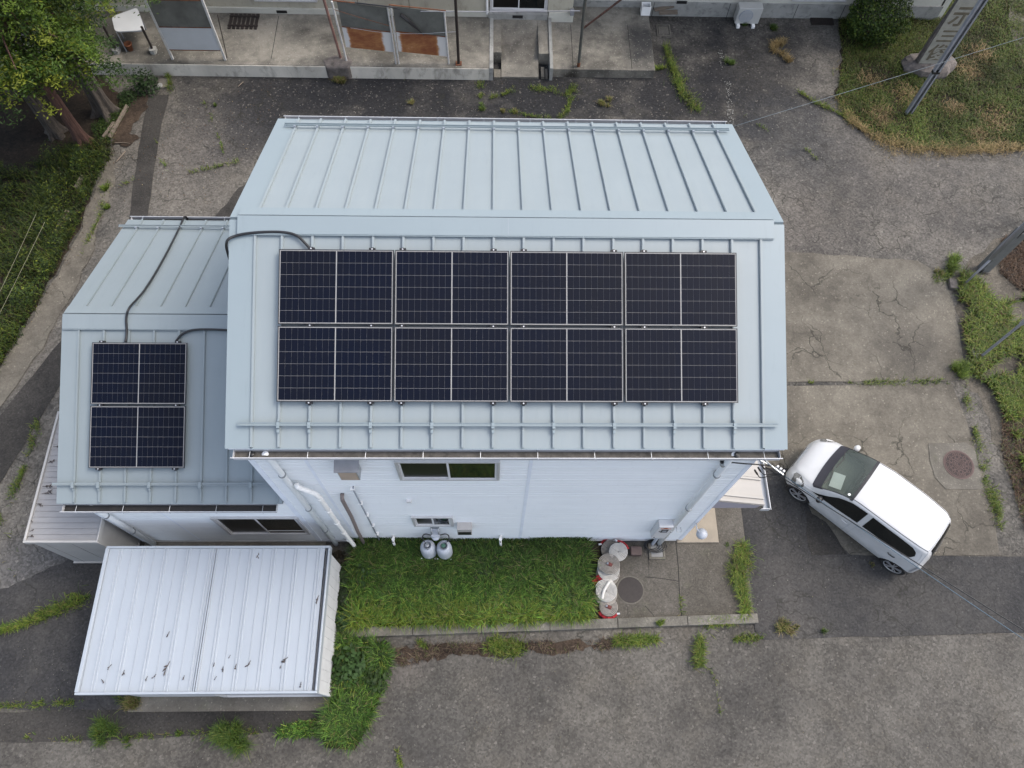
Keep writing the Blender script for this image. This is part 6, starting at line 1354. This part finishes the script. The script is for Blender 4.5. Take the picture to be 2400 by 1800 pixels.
for x in (.18, -.95):
    for s in (1, -1):
        p = surfo(x, .53, .022); B = MB(); B.tube([(x+.08, s*(p[1]-.02), p[2]), (x+.05, s*p[1], p[2]), (x-.05, s*p[1], p[2]), (x-.08, s*(p[1]-.02), p[2])], .012, 8); carpart(B, 'door_handle', M['paint'] if x > 0 else M['rubbertrim'], smooth=True)
# windscreen, cowl, interior
for s_ in (0,):
    B = MB(); vs = []; nx, ny = 16, 20
    for i in range(nx+1):
        x = .405+(1.135-.405)*i/nx
        for j in range(ny+1):
            f = -1+2*j/ny; p = surf(x, 1-(1-.835)*abs(f)); vs.append((x, p[1]*(1 if f < 0 else -1), p[2]+.004))
    B.add(vs, [(i*(ny+1)+j, (i+1)*(ny+1)+j, (i+1)*(ny+1)+j+1, i*(ny+1)+j+1) for i in range(nx) for j in range(ny)]); wsn = carpart(B, 'windscreen', M['windscreen'], smooth=True)
for k_, (xa, xb, nm, mt_) in enumerate(((.395,.455,'windscreen_seal','rubbertrim'),(1.03,1.20,'cowl','cowl'))):
    B = MB(); vs = []; ny = 24
    for x in (xa, (xa+xb)/2, xb):
        for j in range(ny+1):
            f = -1+2*j/ny; bow = -.10*(1-abs(f)**2)*(-1) if nm == 'cowl' else 0
            xx = x+(bow if nm == 'cowl' else .03*(f*f)*0)-(.07 if nm == 'cowl' else 0); p = surf(xx, 1-(1-.80)*abs(f)); vs.append((xx, p[1]*(1 if f < 0 else -1), p[2]+.009))
    B.add(vs, [(i*(ny+1)+j, (i+1)*(ny+1)+j, (i+1)*(ny+1)+j+1, i*(ny+1)+j+1) for i in range(2) for j in range(ny)]); carpart(B, nm, M[mt_], smooth=True)
strip('pillar_seal', [(x, .838) for x in np.linspace(.42,1.10,12)], .010, M['rubbertrim'], .003)
for (y0, y1) in ((-.50,.02),(.05,.52)):
    B = MB(); B.tube([tuple(surf(1.06, 1-.165*abs(y0)/.62)*V(1,0,1)+V(0,y0,.02)), tuple(surf(1.00, .93)*V(1,0,1)+V(0,(y0+y1)/2,.03)), tuple(surf(1.02, .99)*V(1,0,1)+V(0,y1,.02))], .010, 6); carpart(B, 'wiper', M['rubbertrim'])
B = MB(); B.box(.52,1.12,-.60,.60,.55,.90); B.box(.44,.62,-.58,.58,.5,.80); carpart(B, 'dashboard', M['dash'], bevel=.03)
B = MB(); B.box(-1.3,.5,-.62,.62,.30,.52); carpart(B, 'cabin_floor', M['seat'])
for y in (-.32, .32):
    B = MB(); B.box(-.25,.25,y-.22,y+.22,.52,.72); B.box(-.32,-.15,y-.22,y+.22,.72,1.18); carpart(B, 'front_seat', M['seat'], bevel=.04)
B = MB(); B.obox((.74,-.02,1.005),(.24,.06,-.06),(-.085,.36,.0),(0,0,.003)); carpart(B, 'dashboard_paper', M['paper'])
B = MB(); B.tube([(.46,.0,1.36),(.46,.12,1.35),(.46,-.12,1.35)],.02,8); carpart(B,'rear_view_mirror',M['rubbertrim'])
B = MB(); p = surf(.50,.87); B.tube([(p[0]+.02,p[1]-.04,p[2]+.012),(p[0]+.021,p[1]-.04,p[2]+.014)],[.03,.03],16); carpart(B,'inspection_sticker',M['paper'])
# lamps, grille, mirrors, rear glass, wheels
for s in (1, -1):
    P = [(1.30,.60),(1.34,.80),(1.44,.86),(1.56,.84),(1.63,.74),(1.60,.60),(1.48,.55)]
    patch('headlight', [(1.28,.56),(1.34,.74),(1.46,.84),(1.57,.80),(1.60,.66),(1.55,.52),(1.40,.50)], M['lamp'], .006, (s,))
    patch('headlight_reflector', [(1.34,.58),(1.38,.70),(1.46,.72),(1.50,.62),(1.44,.54)], M['lampwhite'], .009, (s,), 10)
    patch('tail_light', [(-1.45,.35),(-1.45,.60),(-1.50,.60),(-1.50,.35)], M['galv'], .006, (s,), 8)
    px = surf(.86,.60); B = MB(); B.lathe((0,0,0), [(.02,-.075),(.065,-.06),(.08,0),(.065,.06),(.02,.075)], 14); B.v = [(.88+v[0]*.85, s*(px[1]+.085)+v[1]*1.0, px[2]+.07+v[2]) for v in B.v]; mm = carpart(B, 'door_mirror', M['rubbertrim'] if s > 0 else M['paint'], smooth=True)
    B = MB(); B.tube([(.88,s*(px[1]-.01),px[2]+.01),(.88,s*(px[1]+.06),px[2]+.05)],.025,8); carpart(B,'mirror_arm',M['rubbertrim'],mm)
    for wx in WX:
        wl = MB(); yo = s*.70; yi = s*.53
        B = MB(); prof = [(.19,yi),(.245,yi),(.268,yi+s*.02),(.272,(yi+yo)/2),(.268,yo-s*.025),(.25,yo-s*.002),(.205,yo),(.195,yo-s*.02)]; nn = 36; vs = []
        for r_, yy in prof:
            for k in range(nn): a = 2*math.pi*k/nn; vs.append((wx+r_*math.cos(a), yy, .27+r_*math.sin(a)))
        fs = [(i*nn+k, i*nn+(k+1)%nn, (i+1)*nn+(k+1)%nn, (i+1)*nn+k) for i in range(len(prof)-1) for k in range(nn)]; B.add(vs, fs); ty = carpart(B, 'wheel', M['rubber'], smooth=True)
        B = MB(); B.tube([(wx, yi, .27),(wx, yo-s*.06, .27)], [.195,.19], 24); carpart(B, 'wheel_barrel', M['irondark'], ty)
        B = MB()
        for k in range(nn):
            a, c = 2*math.pi*k/nn, 2*math.pi*(k+1)/nn; B.quad((wx+.205*math.cos(a), yo-s*.004, .27+.205*math.sin(a)),(wx+.205*math.cos(c), yo-s*.004, .27+.205*math.sin(c)),(wx+.182*math.cos(c), yo-s*.018, .27+.182*math.sin(c)),(wx+.182*math.cos(a), yo-s*.018, .27+.182*math.sin(a)))
        for k in range(5):
            for dlt in (-.17, .17):
                a = 2*math.pi*k/5+.3; a2 = a+dlt; d = V(math.cos(a2),0,math.sin(a2)); d0 = V(math.cos(a+dlt*.9),0,math.sin(a+dlt*.9)); t2 = V(-math.sin(a2),0,math.cos(a2)); c0 = V(wx,yo-s*.022,.27)
                B.obox(c0+d0*.03-t2*.011, d*.165, t2*.022, V(0,s*.014,0))
        B.tube([(wx,yo-s*.03,.27),(wx,yo-s*.004,.27)],[.042,.036],16); carpart(B, 'rim', M['chrome'], ty)
        B = MB(); vs = []                       # inner arch liner
        for k in range(25):
            a = math.pi*k/24; vs += [(wx+(WR+.018)*math.cos(a), s*.50, .265+(WR+.018)*math.sin(a)), (wx+(WR+.018)*math.cos(a), s*.731, .265+(WR+.018)*math.sin(a))]
        B.add(vs, [(2*i, 2*i+1, 2*i+3, 2*i+2) for i in range(24)]); carpart(B, 'arch_liner', M['black'])
B = MB(); vs = []
for i in range(9):
    xq = -1.558+(1.558-1.385)*i/8
    for j in range(13):
        g_ = -1+2*j/12; p = surfo(xq, 1-.115*abs(g_)**.9, .010); vs.append((p[0], -g_/abs(g_)*p[1] if g_ else 0, p[2]))
B.add(vs, [(i*13+j, i*13+j+1, (i+1)*13+j+1, (i+1)*13+j) for i in range(8) for j in range(12)]); carpart(B, 'rear_window', M['tint'], smooth=True)
B = MB(); B.tube([(-1.55,-.25,1.02),(-1.56,.0,1.05),(-1.54,.20,1.08)],.012,6); carpart(B,'rear_wiper',M['rubbertrim'])
B = MB(); B.box(1.695,1.715,-.30,.30,.42,.50); carpart(B, 'grille', M['rubbertrim'], bevel=.006)
B = MB(); B.box(-1.4,1.5,-.6,.6,.16,.30); carpart(B, 'underbody', M['black'])
for s in (1,): 
    B = MB(); B.tube([(1.62,-.40,.71),(1.69,-.20,.63),(1.705,0,.62),(1.69,.20,.63),(1.62,.40,.71)],.008,6); carpart(B,'bonnet_gap',M['greypipe'],smooth=True)
